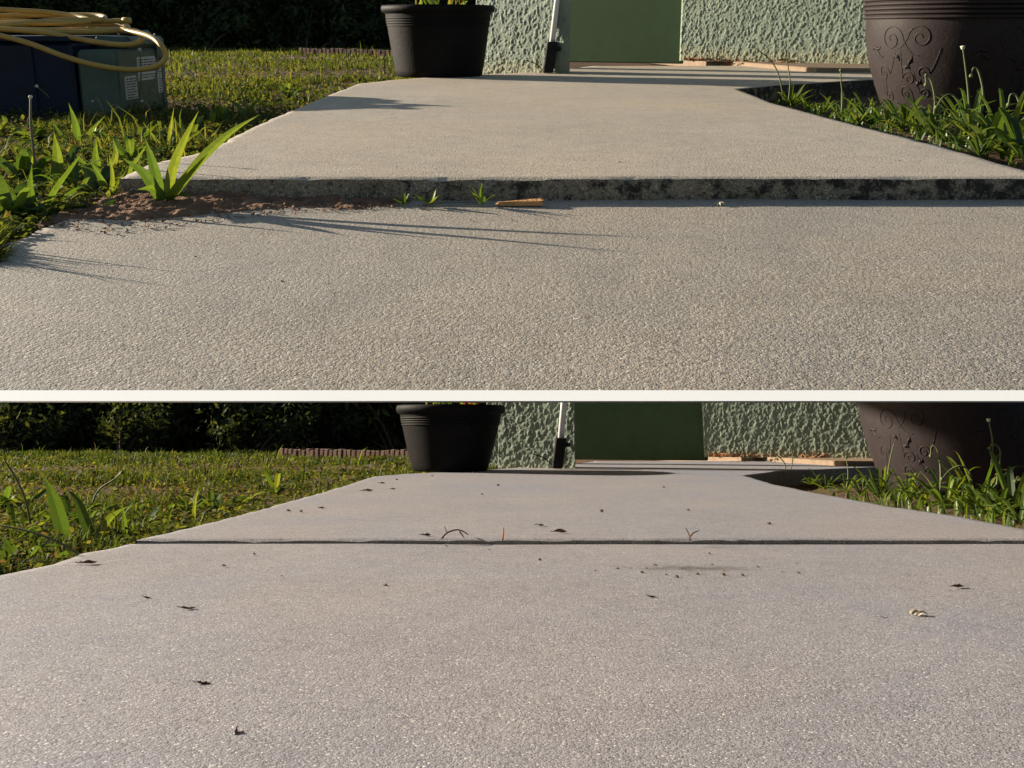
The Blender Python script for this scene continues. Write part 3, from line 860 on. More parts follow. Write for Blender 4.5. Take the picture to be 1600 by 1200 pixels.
# ------------------------------------------------------------------ bushes behind the lawns
def bush(L, x, y, w, h, n, label, group, seed, leaf=0.035, bright=0.0):
    r = np.random.default_rng(seed)
    root = empty("bush", L, (x, y, SOIL)); tag(root, label, "bush", group)
    # clumps
    nc = 46
    cc = np.stack([r.uniform(-w * 0.5, w * 0.5, nc), np.abs(r.normal(0, 0.5, nc)), r.random(nc) ** 0.8 * h * 0.9], 1)
    cr = r.uniform(0.10, 0.24, nc)
    ci = r.integers(0, nc, n)
    d = r.normal(size=(n, 3)); d /= np.linalg.norm(d, axis=1)[:, None]
    p = cc[ci] + d * (cr[ci] * r.random(n) ** 0.4)[:, None] * 1.2
    fill = r.random(n) < 0.4
    p[fill] = np.stack([r.uniform(-w * .55, w * .55, n), r.uniform(0.1, 0.8, n), r.uniform(0, h * .75, n)], 1)[fill]
    p[:, 2] = np.clip(p[:, 2], 0.0, None)
    a = r.normal(size=(n, 3)); a /= np.linalg.norm(a, axis=1)[:, None]
    b = np.cross(a, d); b /= (np.linalg.norm(b, axis=1)[:, None] + 1e-9)
    s = leaf * r.uniform(0.6, 1.4, n)[:, None]
    V = np.empty((n, 4, 3)); V[:, 0] = p - a * s; V[:, 1] = p + b * s * 0.38; V[:, 2] = p + a * s; V[:, 3] = p - b * s * 0.38
    tint = np.repeat(np.clip(r.random(n) * 0.7 + bright * (r.random(nc)[ci] > 0.6) + 0.0, 0, 1), 4)  # brighter clump tint stands in for sunlit leaves
    Fs = np.arange(n * 4).reshape(n, 4)
    link("foliage", mesh("foliage", V.reshape(-1, 3), Fs, "bush_leaf", L.k, tint=tint), root)
    mb = MB()
    for i in range(6):
        c = cc[i]
        mb.tube(spline([(c[0] * 0.2, c[1] * 0.2, -0.03), (c[0] * 0.5, c[1] * 0.5, c[2] * 0.5), tuple(c)], 4), [0.016 - 0.0013 * j for j in range(9)], 6)
    link("stem", mb.mesh("stem", "bark", L.k), root)
BUSH_G = {'upper': "dark bushes closing the upper lawn", 'lower': "dark bushes closing the lower lawn"}
ORD = ["leftmost", "second from the left", "third from the left", "fourth from the left", "fifth from the left", "sixth from the left", "seventh from the left", "nearest the house"]
for L, yb, x0, x1 in ((UP, 11.4, -9.6, 0.6), (LO, 9.2, -7.6, 0.5)):
    n = 8
    for i in range(n):
        xx = x0 + (x1 - x0) * (i + 0.5) / n
        bush(L, xx, yb + random.uniform(-0.2, 0.25), 1.75, random.uniform(0.95, 1.2), 15000, "dark leafy bush in the row behind the %s lawn, %s" % (L.name, ORD[i]), BUSH_G[L.name], 100 + i + (50 if L is LO else 0), 0.052, 0.35 if L is LO else 0.25)
# a few sprays in front of the lower bushes, tinted lighter as if sunlit
for i, (px, wd) in enumerate(((140, 0.8), (300, 0.6), (470, 0.9))):
    x, y = LO.gp(px, 703, SOIL)
    bush(LO, x, 8.6, wd, 0.42, 2200, ("yellowish green bush at the lower lawn's far edge, leftmost of three", "yellowish green bush at the lower lawn's far edge, middle of three", "yellowish green bush at the lower lawn's far edge, nearest the lower pot")[i], "lit bushes by the lower lawn", 300 + i, 0.035, 0.6)

def strap_plant(L, px, py, label, seed, hgt=0.36):
    x, y = L.gp(px, py, SOIL)
    root = empty("strap_leaf_plant", L, (x, y, SOIL)); tag(root, label, "plant")
    rr = random.Random(seed)
    for i in range(20):
        a = rr.random() * 6.28; l = hgt * rr.uniform(0.5, 1.1); out = rr.uniform(0.15, 0.75) * l
        d = Vector((math.cos(a), math.sin(a), 0))
        pts = [Vector((0, 0, 0)) + d * 0.015, d * out * 0.35 + Vector((0, 0, l * 0.6)), d * out * 0.7 + Vector((0, 0, l * 0.95)), d * out * 1.1 + Vector((0, 0, l * rr.uniform(0.6, 1.1)))]
        link("leaf", MB().blade(spline(pts, 3), 0.022, Vector((-math.sin(a), math.cos(a), 0)), rr.random()).mesh("leaf", "strap_leaf", L.k, tint=True), root)
strap_plant(UP, 574, 68, "spiky strap leaved plant beside the upper black pot", 3, 0.42)
strap_plant(LO, 600, 702, "spiky strap leaved plant beside the lower black pot", 4, 0.36)

# ------------------------------------------------------------------ grass and ground cover
def grass(L, name, label):
    r = np.random.default_rng(40 if L is UP else 41)
    VV, TT = [], []; FF = []; off = 0
    def lawn_x(y):   # lateral span of lawn in view, left of the paving
        return -(0.575 * y + 0.02 + 0.15 * np.maximum(0, y - 0.9)) if L is UP else -(0.64 * y + 0.16)
    le = np.array(L.le); 
    ne_y = np.linspace(0.5, L.yj, 30); ne_x = np.array([L.nl(v) for v in ne_y])
    ally = np.concatenate([ne_y, le[:, 1]]); allx = np.concatenate([ne_x, le[:, 0]])
    o = np.argsort(ally); ally, allx = ally[o], allx[o]
    far = 11.4 if L is UP else 9.2
    def right_lim(y):
        yk = L.gp(560 if L is UP else 585, 131 if L is UP else 744.5)[1]
        v = np.interp(y, ally, allx)
        return np.where(y > yk, np.interp(y, [yk, L.yp + 0.3, far], [np.interp(yk, ally, allx), L.dp(755 if L is UP else 770, 50, L.yp + .3)[0] + 0.1, 0.4]), v) - 0.008
    ya0 = 0.84 if L is UP else 0.74
    bands = [(ya0, 1.3, 28000, 0.046, 0.0026), (1.3, 2.4, 44000, 0.048, 0.0030), (2.4, 4.5, 34000, 0.05, 0.005), (4.5, far, 46000, 0.055, 0.009)]
    for (ya, yb, n, hh, ww) in bands:
        y = ya + (yb - ya) * np.sqrt(r.random(n)) if ya > 1.2 else ya + (yb - ya) * r.random(n)
        xl = lawn_x(y); xr = right_lim(y)
        u = r.random(n)
        x = xl + (xr - xl) * u
        clump = vnoise(x * 5, y * 5, 61, 3)
        patch = vnoise(x * 1.6, y * 1.6, 99, 2)
        keep = clump + r.normal(0, 0.08, n) > (0.46 if ya < 4 else 0.40) + np.clip((patch - 0.5) * 2.2, -0.02, 0.24)
        x, y, clump = x[keep], y[keep], clump[keep]; n = len(x)
        h = hh * r.uniform(0.35, 1.15, n) * np.clip(0.25 + 1.5 * (clump - 0.2), 0.35, 1.4) * np.where(r.random(n) < 0.012, r.uniform(1.6, 2.6, n), 1.0)
        w = ww * r.uniform(0.6, 1.5, n)
        a = r.random(n) * 2 * np.pi; lean = r.uniform(0.05, 0.8, n) * h
        z = np.full(n, SOIL - 0.004) + (vnoise(x * 2.2, y * 2.2, 5 if L is UP else 15, 4) - 0.5) * 0.03 * np.minimum(1, y * 0.6)
        sa = a + np.pi / 2 + r.normal(0, 0.4, n)
        sx, sy = np.cos(sa) * w / 2, np.sin(sa) * w / 2
        V = np.empty((n, 5, 3))
        V[:, 0] = np.stack([x - sx, y - sy, z], 1); V[:, 1] = np.stack([x + sx, y + sy, z], 1)
        mx, my, mz = x + np.cos(a) * lean * 0.35, y + np.sin(a) * lean * 0.35, z + h * 0.62
        V[:, 2] = np.stack([mx + sx * .85, my + sy * .85, mz], 1); V[:, 3] = np.stack([mx - sx * .85, my - sy * .85, mz], 1)
        V[:, 4] = np.stack([x + np.cos(a) * lean, y + np.sin(a) * lean, z + h * r.uniform(0.7, 1.0, n)], 1)
        dry = vnoise(x * 1.7, y * 1.7, 71, 3)
        t = np.clip(r.normal(0.52 if L is UP else 0.33, 0.18, n) + (dry - 0.5) * 0.6, 0.02, 0.84)  # lower lawn tinted darker to offset the stronger sun on it
        t = np.where(r.random(n) < 0.03, r.uniform(0.88, 1.0, n), t)
        base = off + np.arange(n)[:, None] * 5
        FF.append(('q', base + np.array([[0, 1, 2, 3]]))); FF.append(('t', base + np.array([[3, 2, 4]])))
        VV.append(V.reshape(-1, 3)); TT.append(np.repeat(t, 5)); off += n * 5
    # small round leaves (clover, creeping weeds) and dry flecks
    for (ya, yb, n, s0) in ((ya0, 1.6, 8000, 0.0055), (1.6, 3.5, 17000, 0.0065), (3.5, 7, 12000, 0.010)):
        y = ya + (yb - ya) * r.random(n); xl = lawn_x(y); xr = right_lim(y)
        x = xl + (xr - xl) * r.random(n)
        z = SOIL + r.random(n) ** 2 * 0.035
        s = s0 * r.uniform(0.5, 1.4, n)[:, None]
        a = r.normal(size=(n, 3)); a[:, 2] *= 0.4; a /= np.linalg.norm(a, axis=1)[:, None]
        b = np.cross(a, np.stack([r.normal(0, .5, n), r.normal(0, .5, n), np.ones(n)], 1)); b /= np.linalg.norm(b, axis=1)[:, None]
        p = np.stack([x, y, z], 1)
        V = np.empty((n, 5, 3)); V[:, 0] = p - a * s; V[:, 1] = p + b * s * .6 - a * s * .1; V[:, 2] = p + a * s; V[:, 3] = p - b * s * .6 - a * s * .1; V[:, 4] = p + [0, 0, 0.001]
        t = np.where(r.random(n) < np.where(vnoise(x * 2.1, y * 2.1, 83, 3) > 0.56, 0.30, 0.05), r.uniform(0.88, 1.0, n), np.clip(r.normal(0.5, 0.18, n), 0, .84))
        base = off + np.arange(n)[:, None] * 5
        FF.append(('q', base + np.array([[0, 1, 4, 3]]))); FF.append(('t', base + np.array([[1, 2, 4]]))); FF.append(('t', base + np.array([[2, 3, 4]])))
        VV.append(V.reshape(-1, 3)); TT.append(np.repeat(t, 5)); off += n * 5
    V = np.concatenate(VV) * L.k; T = np.concatenate(TT)
    loops, starts, tot = [], [], 0
    for kind, f in FF:
        c = f.shape[1]
        loops.append(f.ravel()); starts.append(tot + np.arange(len(f)) * c); tot += f.size
    me = bpy.data.meshes.new(name)
    me.vertices.add(len(V)); me.vertices.foreach_set("co", V.ravel())
    me.loops.add(tot); me.loops.foreach_set("vertex_index", np.concatenate(loops).astype(np.int32))
    st = np.concatenate(starts).astype(np.int32)
    me.polygons.add(len(st)); me.polygons.foreach_set("loop_start", st)
    me.update(calc_edges=True); me.validate()
    at = me.attributes.new("tint", 'FLOAT', 'POINT'); at.data.foreach_set("value", T.astype(np.float32))
    me.materials.append(MATS["grass_leaf"])
    ob = link(name, me); place(ob, L)
    tag(ob, label, kind="stuff")
grass(UP, "grass", "low sunlit grass and creeping weeds left of the upper walkway")
grass(LO, "grass", "low grass and creeping weeds left of the lower walkway")

def verge(L, label):
    """low ground cover between the right edge of the paving, the porch and the planter"""
    r = random.Random(77 if L is UP else 78); mb = MB()
    re = [q for q in L.re]
    for i in range(800):
        y = r.uniform(1.05, 2.75); xr = L.xr(y) if y < L.gp(1150, 141)[1] or L is LO else 1.0
        x = xr + 0.012 + r.random() ** 1.3 * 1.0
        if L.xr(y) > 2.2 and y > 2.5: continue
        z = SOIL; h = r.uniform(0.015, 0.05); a = r.random() * 6.28; ln = r.uniform(.1, .8) * h
        d = Vector((math.cos(a), math.sin(a), 0)); p = Vector((x, y, z))
        mb.blade([p, p + d * ln * .4 + Vector((0, 0, h * .6)), p + d * ln + Vector((0, 0, h))], r.uniform(.006, .012), Vector((-math.sin(a), math.cos(a), 0)), min(1, max(0, r.gauss(.5, .25))))
    o = link("ground_cover", mb.mesh("ground_cover", "weed_leaf", L.k, tint=True)); place(o, L)
    tag(o, label, kind="stuff")
verge(UP, "low green ground cover right of the upper walkway")
verge(LO, "low green ground cover right of the lower walkway")

# ------------------------------------------------------------------ single weeds
def weed(L, px, py, label, seed, n=9, size=0.07, width=0.016, stalks=(), z0=SOIL, up=0.6, group=None, grassy=False, name="weed"):
    """rosette of leaves; stalks: list of (pixel polyline, 'bud' | 'flower' | None)"""
    x, y = L.gp(px, py, z0)
    root = empty(name, L, (x, y, z0)); tag(root, label, "weed", group)
    rr = random.Random(seed)
    if not grassy: size *= 1.35 if px < 1200 else 1.7; width *= 0.9 if px < 1200 else 0.72; n = int(n * 1.5)
    for i in range(n):
        a = i / n * 6.28 + rr.uniform(-.4, .4); l = size * rr.uniform(0.6, 1.25); e = rr.uniform(0.35, 1.2) * up
        d = Vector((math.cos(a) * math.cos(e), math.sin(a) * math.cos(e), math.sin(e)))
        sag = rr.uniform(0.1, 0.35) * l
        p = [Vector((0, 0, 0.002)), d * l * 0.4, d * l * 0.75 - Vector((0, 0, sag * .3)), d * l - Vector((0, 0, sag))]
        p = [Vector((q.x, q.y, max(q.z, 0.004))) for q in p]
        prof = (lambda u: 0.35 + 0.65 * math.sin(math.pi * min(1, u * 0.85 + 0.08)) if u < 0.98 else 0.05) if not grassy else None
        link("leaf", MB().blade(spline(p, 3), width * rr.uniform(.7, 1.3), Vector((-math.sin(a), math.cos(a), rr.uniform(-.3, .3))), min(1, max(0, rr.gauss(.5, .28))), 0.3, prof).mesh("leaf", "weed_leaf", L.k, tint=True), root)
    for pts, end in stalks:
        P = []
        for j, (qx, qy) in enumerate(pts):
            xx, zz = L.dp(qx, qy, y); P.append(Vector((xx - x, 0.004 * math.sin(j * 2 + seed), zz - z0)))
        sp = spline(P, 5)
        m = len(sp)
        st = link("stalk", MB().tube(sp, [0.0026 * (1 - 0.45 * i / m) for i in range(m)], 6).mesh("stalk", "stem" if end != 'dry' else "dry_stalk", L.k, True), root)
        if end in ('bud', 'flower', 'dry'):
            d = (sp[-1] - sp[-2]).normalized(); c = sp[-1]; rb = 0.0046 if end != 'dry' else 0.0032
            prof = [(0.0, -0.9), (0.55, -0.7), (0.95, -0.1), (0.9, 0.5), (1.15 if end == 'flower' else 0.6, 0.95), (0.0, 0.9)]
            mb = MB(); rot = d.to_track_quat('Z', 'Y').to_matrix()
            mb.lathe([(q[0] * rb, q[1] * rb) for q in prof], 10)
            mb.V = [tuple(c + rot @ Vector(v)) for v in mb.V]
            link("bud" if end != 'flower' else "flower_head", mb.mesh("bud", "bud" if end != 'bud' else "stem", L.k, True), st)
    return root

def big_blades(L, base, blades, label, name="grass_tuft", z0=SOIL):
    """a tuft whose broad blades follow given pixel lines; each line carries width, tint and depth drift"""
    x, y = L.gp(base[0], base[1], z0)
    root = empty(name, L, (x, y, z0)); tag(root, label, "weed")
    for pts, w, t, drift in blades:
        P = []
        for j, (qx, qy) in enumerate(pts):
            yy = y + drift * j / (len(pts) - 1)
            xx, zz = L.dp(qx, qy, yy); P.append(Vector((xx - x, yy - y, zz - z0)))
        link("blade", MB().blade(spline(P, 5), w, Vector((0.9, 0.5, 0.35)), t, 0.3).mesh("blade", "weed_leaf", L.k, tint=True), root)

# upper left foreground
big_blades(UP, (258, 326), [([(262, 312), (270, 265), (290, 215), (311, 172)], 0.013, 0.85, 0.0), ([(266, 312), (290, 280), (327, 238)], 0.017, 0.8, -0.02),
    ([(266, 310), (315, 248), (360, 207), (407, 178)], 0.012, 0.7, 0.06), ([(252, 312), (240, 260), (226, 214)], 0.014, 0.4, 0.0), ([(252, 314), (226, 272), (190, 246)], 0.014, 0.35, -.02),
    ([(256, 314), (240, 296), (214, 296)], 0.014, 0.6, -.03), ([(262, 314), (282, 305), (300, 310)], 0.011, 0.6, -.03)], "broad bright green grass tuft at the left end of the raised step", z0=-STEP_U)
big_blades(UP, (263, 245), [([(264, 242), (266, 205), (272, 167)], 0.008, 1.0, 0.0), ([(262, 243), (245, 220), (222, 190)], 0.007, 0.9, 0.0), ([(264, 243), (290, 222), (312, 205)], 0.006, 0.9, 0.02)], "yellowish thin grass tuft behind the broad tuft, upper lawn")
big_blades(UP, (120, 232), [([(121, 228), (118, 195), (107, 160)], 0.016, 0.55, 0.0), ([(122, 230), (142, 205), (165, 180)], 0.010, 0.7, 0.03), ([(118, 230), (95, 210), (80, 186)], 0.010, 0.5, 0.02)], "upright grass tuft in front of the blue crate")
big_blades(UP, (88, 305), [([(88, 300), (90, 250), (84, 205)], 0.018, 0.7, 0.0), ([(92, 300), (130, 262), (168, 248)], 0.020, 0.65, -.02), ([(85, 302), (55, 270), (35, 235)], 0.014, 0.4, 0.02), ([(92, 302), (120, 285), (145, 290)], 0.018, 0.7, -.02)], "broad leaved tuft at the left edge, between dead stalk and step")
big_blades(UP, (160, 285), [([(160, 280), (150, 250), (150, 215)], 0.014, 0.6, 0.0), ([(162, 280), (180, 245), (176, 215)], 0.012, 0.9, 0.02), ([(158, 282), (135, 262), (118, 240)], 0.014, 0.4, -.02)], "short upright tuft left of the broad step tuft")
big_blades(UP, (385, 186), [([(386, 182), (395, 165), (410, 150)], 0.014, 0.7, 0.0), ([(383, 183), (372, 165), (352, 153)], 0.014, 0.6, 0.0), ([(385, 184), (384, 160), (372, 140)], 0.010, 0.85, 0.02)], "leafy tuft on the upper lawn against the walkway's left edge")
big_blades(UP, (172, 322), [([(174, 318), (190, 285), (214, 250), (232, 222)], 0.010, 0.7, -.02), ([(172, 320), (160, 285), (140, 250)], 0.011, 0.5, -.03), ([(176, 320), (205, 300), (232, 296), (248, 304)], 0.012, 0.75, -.04), ([(170, 320), (176, 280), (170, 238)], 0.007, 0.9, 0.0)], "slim arching blades rising behind the dirt heap")
big_blades(UP, (60, 352), [([(62, 348), (85, 300), (112, 262), (130, 236)], 0.009, 0.6, -.02), ([(60, 350), (48, 300), (50, 255)], 0.010, 0.45, -.02), ([(64, 350), (98, 330), (128, 322), (150, 330)], 0.013, 0.6, -.03), ([(58, 350), (30, 320), (6, 305)], 0.014, 0.4, 0.0)], "slim arching blades at the sunken slab's left corner")
weed(UP, 20, 362, "broad leaved weed at the extreme left beside the near slab", 11, 10, 0.065, 0.030, up=1.0)
weed(UP, 75, 345, "round leaved weed at the corner of the near slab", 12, 9, 0.055, 0.028, up=0.9)
weed(UP, 150, 318, "glossy leaved weed behind the dirt heap", 13, 11, 0.06, 0.018, up=0.8)
weed(UP, 40, 300, "dense green weed at the far left of the upper lawn's front", 14, 12, 0.075, 0.020, up=1.0)
weed(UP, 205, 262, "small weed hugging the step's left corner", 15, 9, 0.06, 0.014, up=0.9)
weed(UP, 210, 318, "flat green leaves lying over the dirt heap", 27, 5, 0.06, 0.020, up=0.15, z0=-STEP_U)
weed(UP, 190, 178, "pale stalked weed before the case's labels", 16, 6, 0.04, 0.010, [([(190, 176), (192, 150), (190, 120), (193, 100), (188, 70)], 'bud')])
weed(UP, 220, 182, "slender white flowered weed before the grey green case", 17, 6, 0.04, 0.010, [([(222, 180), (218, 160), (220, 110), (219, 78)], 'flower'), ([(220, 180), (243, 120), (246, 85), (242, 54)], 'dry')])
weed(UP, 90, 186, "leaning white budded weed before the blue crate", 18, 6, 0.045, 0.010, [([(95, 188), (85, 165), (72, 147), (59, 135)], 'flower')])
weed(UP, 25, 185, "tiny white flower against the blue crate's left", 19, 5, 0.04, 0.010, [([(26, 184), (24, 150), (21, 116)], 'flower')])
weed(UP, 52, 292, "grey dead flower stalk at the far left", 20, 4, 0.03, 0.010, [([(52, 290), (53, 240), (50, 195), (46, 152)], 'dry')])
weed(UP, 165, 190, "nodding grey weed below the crate corner", 21, 6, 0.04, 0.010, [([(168, 190), (160, 168), (152, 154), (144, 158)], 'dry'), ([(172, 190), (178, 175), (176, 165)], 'bud')])
weed(UP, 232, 190, "curled pale weed at the case's foot", 22, 6, 0.035, 0.009, [([(234, 188), (236, 172), (228, 160), (222, 158)], 'dry')])
for i, (px, py, lab) in enumerate(((372, 70, "left of two"), (393, 72, "right of two"))):
    weed(UP, px, py, "white budded weed on the upper lawn's far edge, %s" % lab, 23 + i, 5, 0.05, 0.012, [([(px, py - 2), (px + 2, py - 14), (px - 3 + 6 * i, py - 26)], 'flower')])
for i, (px, py) in enumerate(((35, 262), (10, 250), (75, 255), (110, 270), (180, 235), (215, 232), (300, 222), (330, 205), (140, 228), (60, 225), (15, 215), (345, 195), (420, 168), (450, 158), (180, 300), (120, 315), (5, 320))):
    weed(UP, px, py, "low leafy weed scattered in the upper left lawn", 400 + i, 8, random.uniform(0.04, 0.065), random.uniform(0.010, 0.02), group="weeds scattered in the upper left lawn", up=random.uniform(0.5, 1.1))
# weeds in the step joint
weed(UP, 672, 323, "small grass sprig at the foot of the step, left of two", 31, 5, 0.027, 0.007, z0=-STEP_U, up=1.2, grassy=True)
weed(UP, 752, 323, "taller grass sprig at the foot of the step, reaching its top", 32, 9, 0.046, 0.007, z0=-STEP_U, up=1.35, grassy=True)
weed(UP, 632, 323, "dark tiny sprig at the foot of the step, beside the dirt", 33, 4, 0.022, 0.006, z0=-STEP_U, up=1.2, grassy=True)
# upper right
weed(UP, 1235, 168, "bushy grass clump at the porch corner, upper level", 41, 26, 0.10, 0.010, [([(1232, 160), (1234, 130), (1232, 105), (1228, 82)], None), ([(1225, 160), (1217, 120), (1205, 95), (1180, 75)], None)], up=0.95, grassy=True)
weed(UP, 1262, 172, "leafy clump just right of the porch corner grass, upper level", 42, 16, 0.07, 0.010, up=0.9, grassy=True)
weed(UP, 1316, 192, "single stalked weed between porch grass and planter, upper level", 43, 10, 0.06, 0.010, [([(1314, 185), (1317, 150), (1314, 125), (1313, 110)], 'bud')], up=0.9)
weed(UP, 1360, 198, "broad leafed weed at the upper planter's left foot", 44, 12, 0.06, 0.018, up=1.0)
weed(UP, 1410, 208, "weed clump under the upper planter's scrolls", 45, 14, 0.07, 0.016, up=1.0)
weed(UP, 1460, 218, "hooked bud weed in front of the upper planter", 46, 12, 0.08, 0.017, [([(1458, 200), (1460, 160), (1455, 128), (1448, 116), (1446, 132)], 'bud')], up=1.0)
weed(UP, 1515, 222, "tall white flowered weed before the upper planter", 47, 13, 0.09, 0.017, [([(1516, 200), (1512, 150), (1510, 110), (1505, 75)], 'flower'), ([(1530, 200), (1535, 150), (1530, 112), (1522, 106), (1516, 118)], 'bud'), ([(1500, 200), (1498, 165), (1488, 148), (1474, 152), (1462, 167)], 'bud')], up=1.1)
weed(UP, 1570, 238, "tall leafed weed at the right frame edge, upper level", 48, 14, 0.09, 0.018, [([(1572, 225), (1592, 175), (1590, 150), (1578, 148), (1575, 163)], 'bud')], up=1.2)
weed(UP, 1545, 240, "yellowing broad weed by the upper walkway's right edge", 49, 11, 0.075, 0.024, up=0.9)
weed(UP, 1600, 255, "yellow tipped weed in the right corner, upper level", 50, 9, 0.07, 0.022, up=1.0)
for i, (px, py) in enumerate(((1340, 200), (1385, 205), (1435, 216), (1480, 226), (1500, 232), (1285, 180), (1530, 248), (1580, 250))):
    weed(UP, px, py, "low green weed among the taller ones right of the upper walkway", 430 + i, 8, 0.05, 0.013, group="low weeds right of the upper walkway", up=0.9)

# lower left foreground
big_blades(LO, (105, 858), [([(104, 850), (90, 800), (80, 770), (68, 742)], 0.024, 0.35, 0.0), ([(106, 852), (96, 820), (88, 790)], 0.018, 0.3, 0.03)], "tall broad blade at the lower lawn's left, beside the purple stalk")
big_blades(LO, (146, 862), [([(146, 858), (135, 820), (120, 780), (105, 765)], 0.018, 0.3, 0.02), ([(148, 860), (160, 825), (185, 800), (228, 782)], 0.014, 0.7, 0.02), ([(150, 860), (190, 838), (202, 850)], 0.012, 0.4, -.01)], "spreading blades at the lower near slab's corner")
big_blades(LO, (198, 848), [([(197, 846), (194, 815), (191, 786)], 0.010, 0.6, 0.0), ([(199, 846), (205, 828), (208, 812)], 0.010, 0.5, 0.0)], "small upright blade pair left of the lower joint")
big_blades(LO, (302, 824), [([(302, 822), (304, 790), (311, 757)], 0.008, 1.0, 0.0), ([(272, 826), (262, 810), (245, 793)], 0.006, 0.9, 0.02)], "lone yellow upright blade on the lower lawn")
big_blades(LO, (30, 890), [([(30, 888), (18, 860), (2, 838)], 0.020, 0.3, 0.0), ([(44, 890), (34, 868), (30, 852)], 0.020, 0.45, 0.0), ([(50, 888), (58, 866), (60, 845)], 0.018, 0.6, .02), ([(80, 880), (100, 868), (112, 856)], 0.016, 0.45, 0.0), ([(8, 895), (4, 870), (-8, 850)], 0.018, 0.3, 0.0), ([(26, 886), (60, 856), (100, 852)], 0.012, 0.5, 0.02)], "broad leaved tuft in the left corner of the lower lawn")
weed(LO, 50, 845, "dark purple leaning stalk at the lower lawn's left", 61, 5, 0.05, 0.012, [([(52, 842), (42, 790), (26, 752), (8, 718)], None)])
weed(LO, 180, 812, "arching pale stalk weed in the lower lawn", 62, 7, 0.05, 0.012, [([(140, 812), (150, 770), (180, 748), (192, 738)], 'bud')])
weed(LO, 460, 704, "dead branching stalks on the lower lawn's far edge", 63, 5, 0.05, 0.012, [([(446, 702), (444, 685), (455, 670)], 'dry'), ([(465, 702), (466, 680), (464, 664)], 'dry'), ([(455, 702), (458, 688), (448, 676)], 'dry')])
for i, (px, py) in enumerate(((20, 830), (60, 830), (5, 800), (40, 800), (130, 835), (170, 838), (225, 828), (250, 815), (290, 808), (330, 800), (375, 790), (430, 775), (110, 815), (75, 850), (470, 765), (200, 810), (10, 860))):
    weed(LO, px, py, "low leafy weed scattered in the lower left lawn", 500 + i, 8, random.uniform(0.04, 0.07), random.uniform(0.010, 0.022), group="weeds scattered in the lower left lawn", up=random.uniform(0.6, 1.2))
# lower right
weed(LO, 1232, 756, "bushy grass clump at the porch corner, lower level", 71, 24, 0.09, 0.010, [([(1232, 750), (1238, 720), (1236, 700), (1227, 684)], None), ([(1226, 750), (1226, 725), (1210, 708), (1190, 692)], None)], up=0.95, grassy=True)
weed(LO, 1268, 762, "leafy clump just right of the porch corner grass, lower level", 72, 16, 0.07, 0.010, up=0.9, grassy=True)
weed(LO, 1322, 772, "single stalked weed between porch grass and planter, lower level", 73, 9, 0.06, 0.010, [([(1322, 765), (1325, 740), (1323, 715)], 'bud')], up=0.9)
weed(LO, 1375, 782, "broad leafed weed at the lower planter's left foot", 74, 11, 0.07, 0.016, [([(1385, 775), (1388, 740), (1392, 715), (1396, 693)], None)], up=1.1)
weed(LO, 1420, 786, "weed clump under the lower planter's scrolls", 75, 13, 0.07, 0.014, up=1.1)
weed(LO, 1478, 796, "hooked bud weed in front of the lower planter", 76, 14, 0.09, 0.016, [([(1470, 780), (1470, 730), (1462, 700), (1456, 698), (1455, 712)], 'bud')], up=1.1)
weed(LO, 1530, 800, "tall white flowered weed before the lower planter", 77, 14, 0.10, 0.018, [([(1545, 780), (1548, 730), (1550, 690), (1546, 657)], 'flower'), ([(1555, 780), (1562, 720), (1560, 700), (1552, 694), (1546, 700)], 'bud'), ([(1520, 780), (1515, 740), (1500, 728), (1485, 735), (1472, 748)], 'bud')], up=1.2)
weed(LO, 1585, 810, "dense leafed weed at the right frame edge, lower level", 78, 14, 0.09, 0.018, [([(1590, 800), (1600, 765), (1592, 745), (1588, 752)], 'bud')], up=1.1)
weed(LO, 1560, 812, "rusty leafed weed by the lower walkway's right edge", 79, 11, 0.075, 0.022, up=1.0)
for i, (px, py) in enumerate(((1345, 777), (1400, 787), (1445, 792), (1500, 801), (1520, 806), (1290, 767), (1550, 815), (1595, 820))):
    weed(LO, px, py, "low green weed among the taller ones right of the lower walkway", 530 + i, 8, 0.055, 0.013, group="low weeds right of the lower walkway", up=0.9)

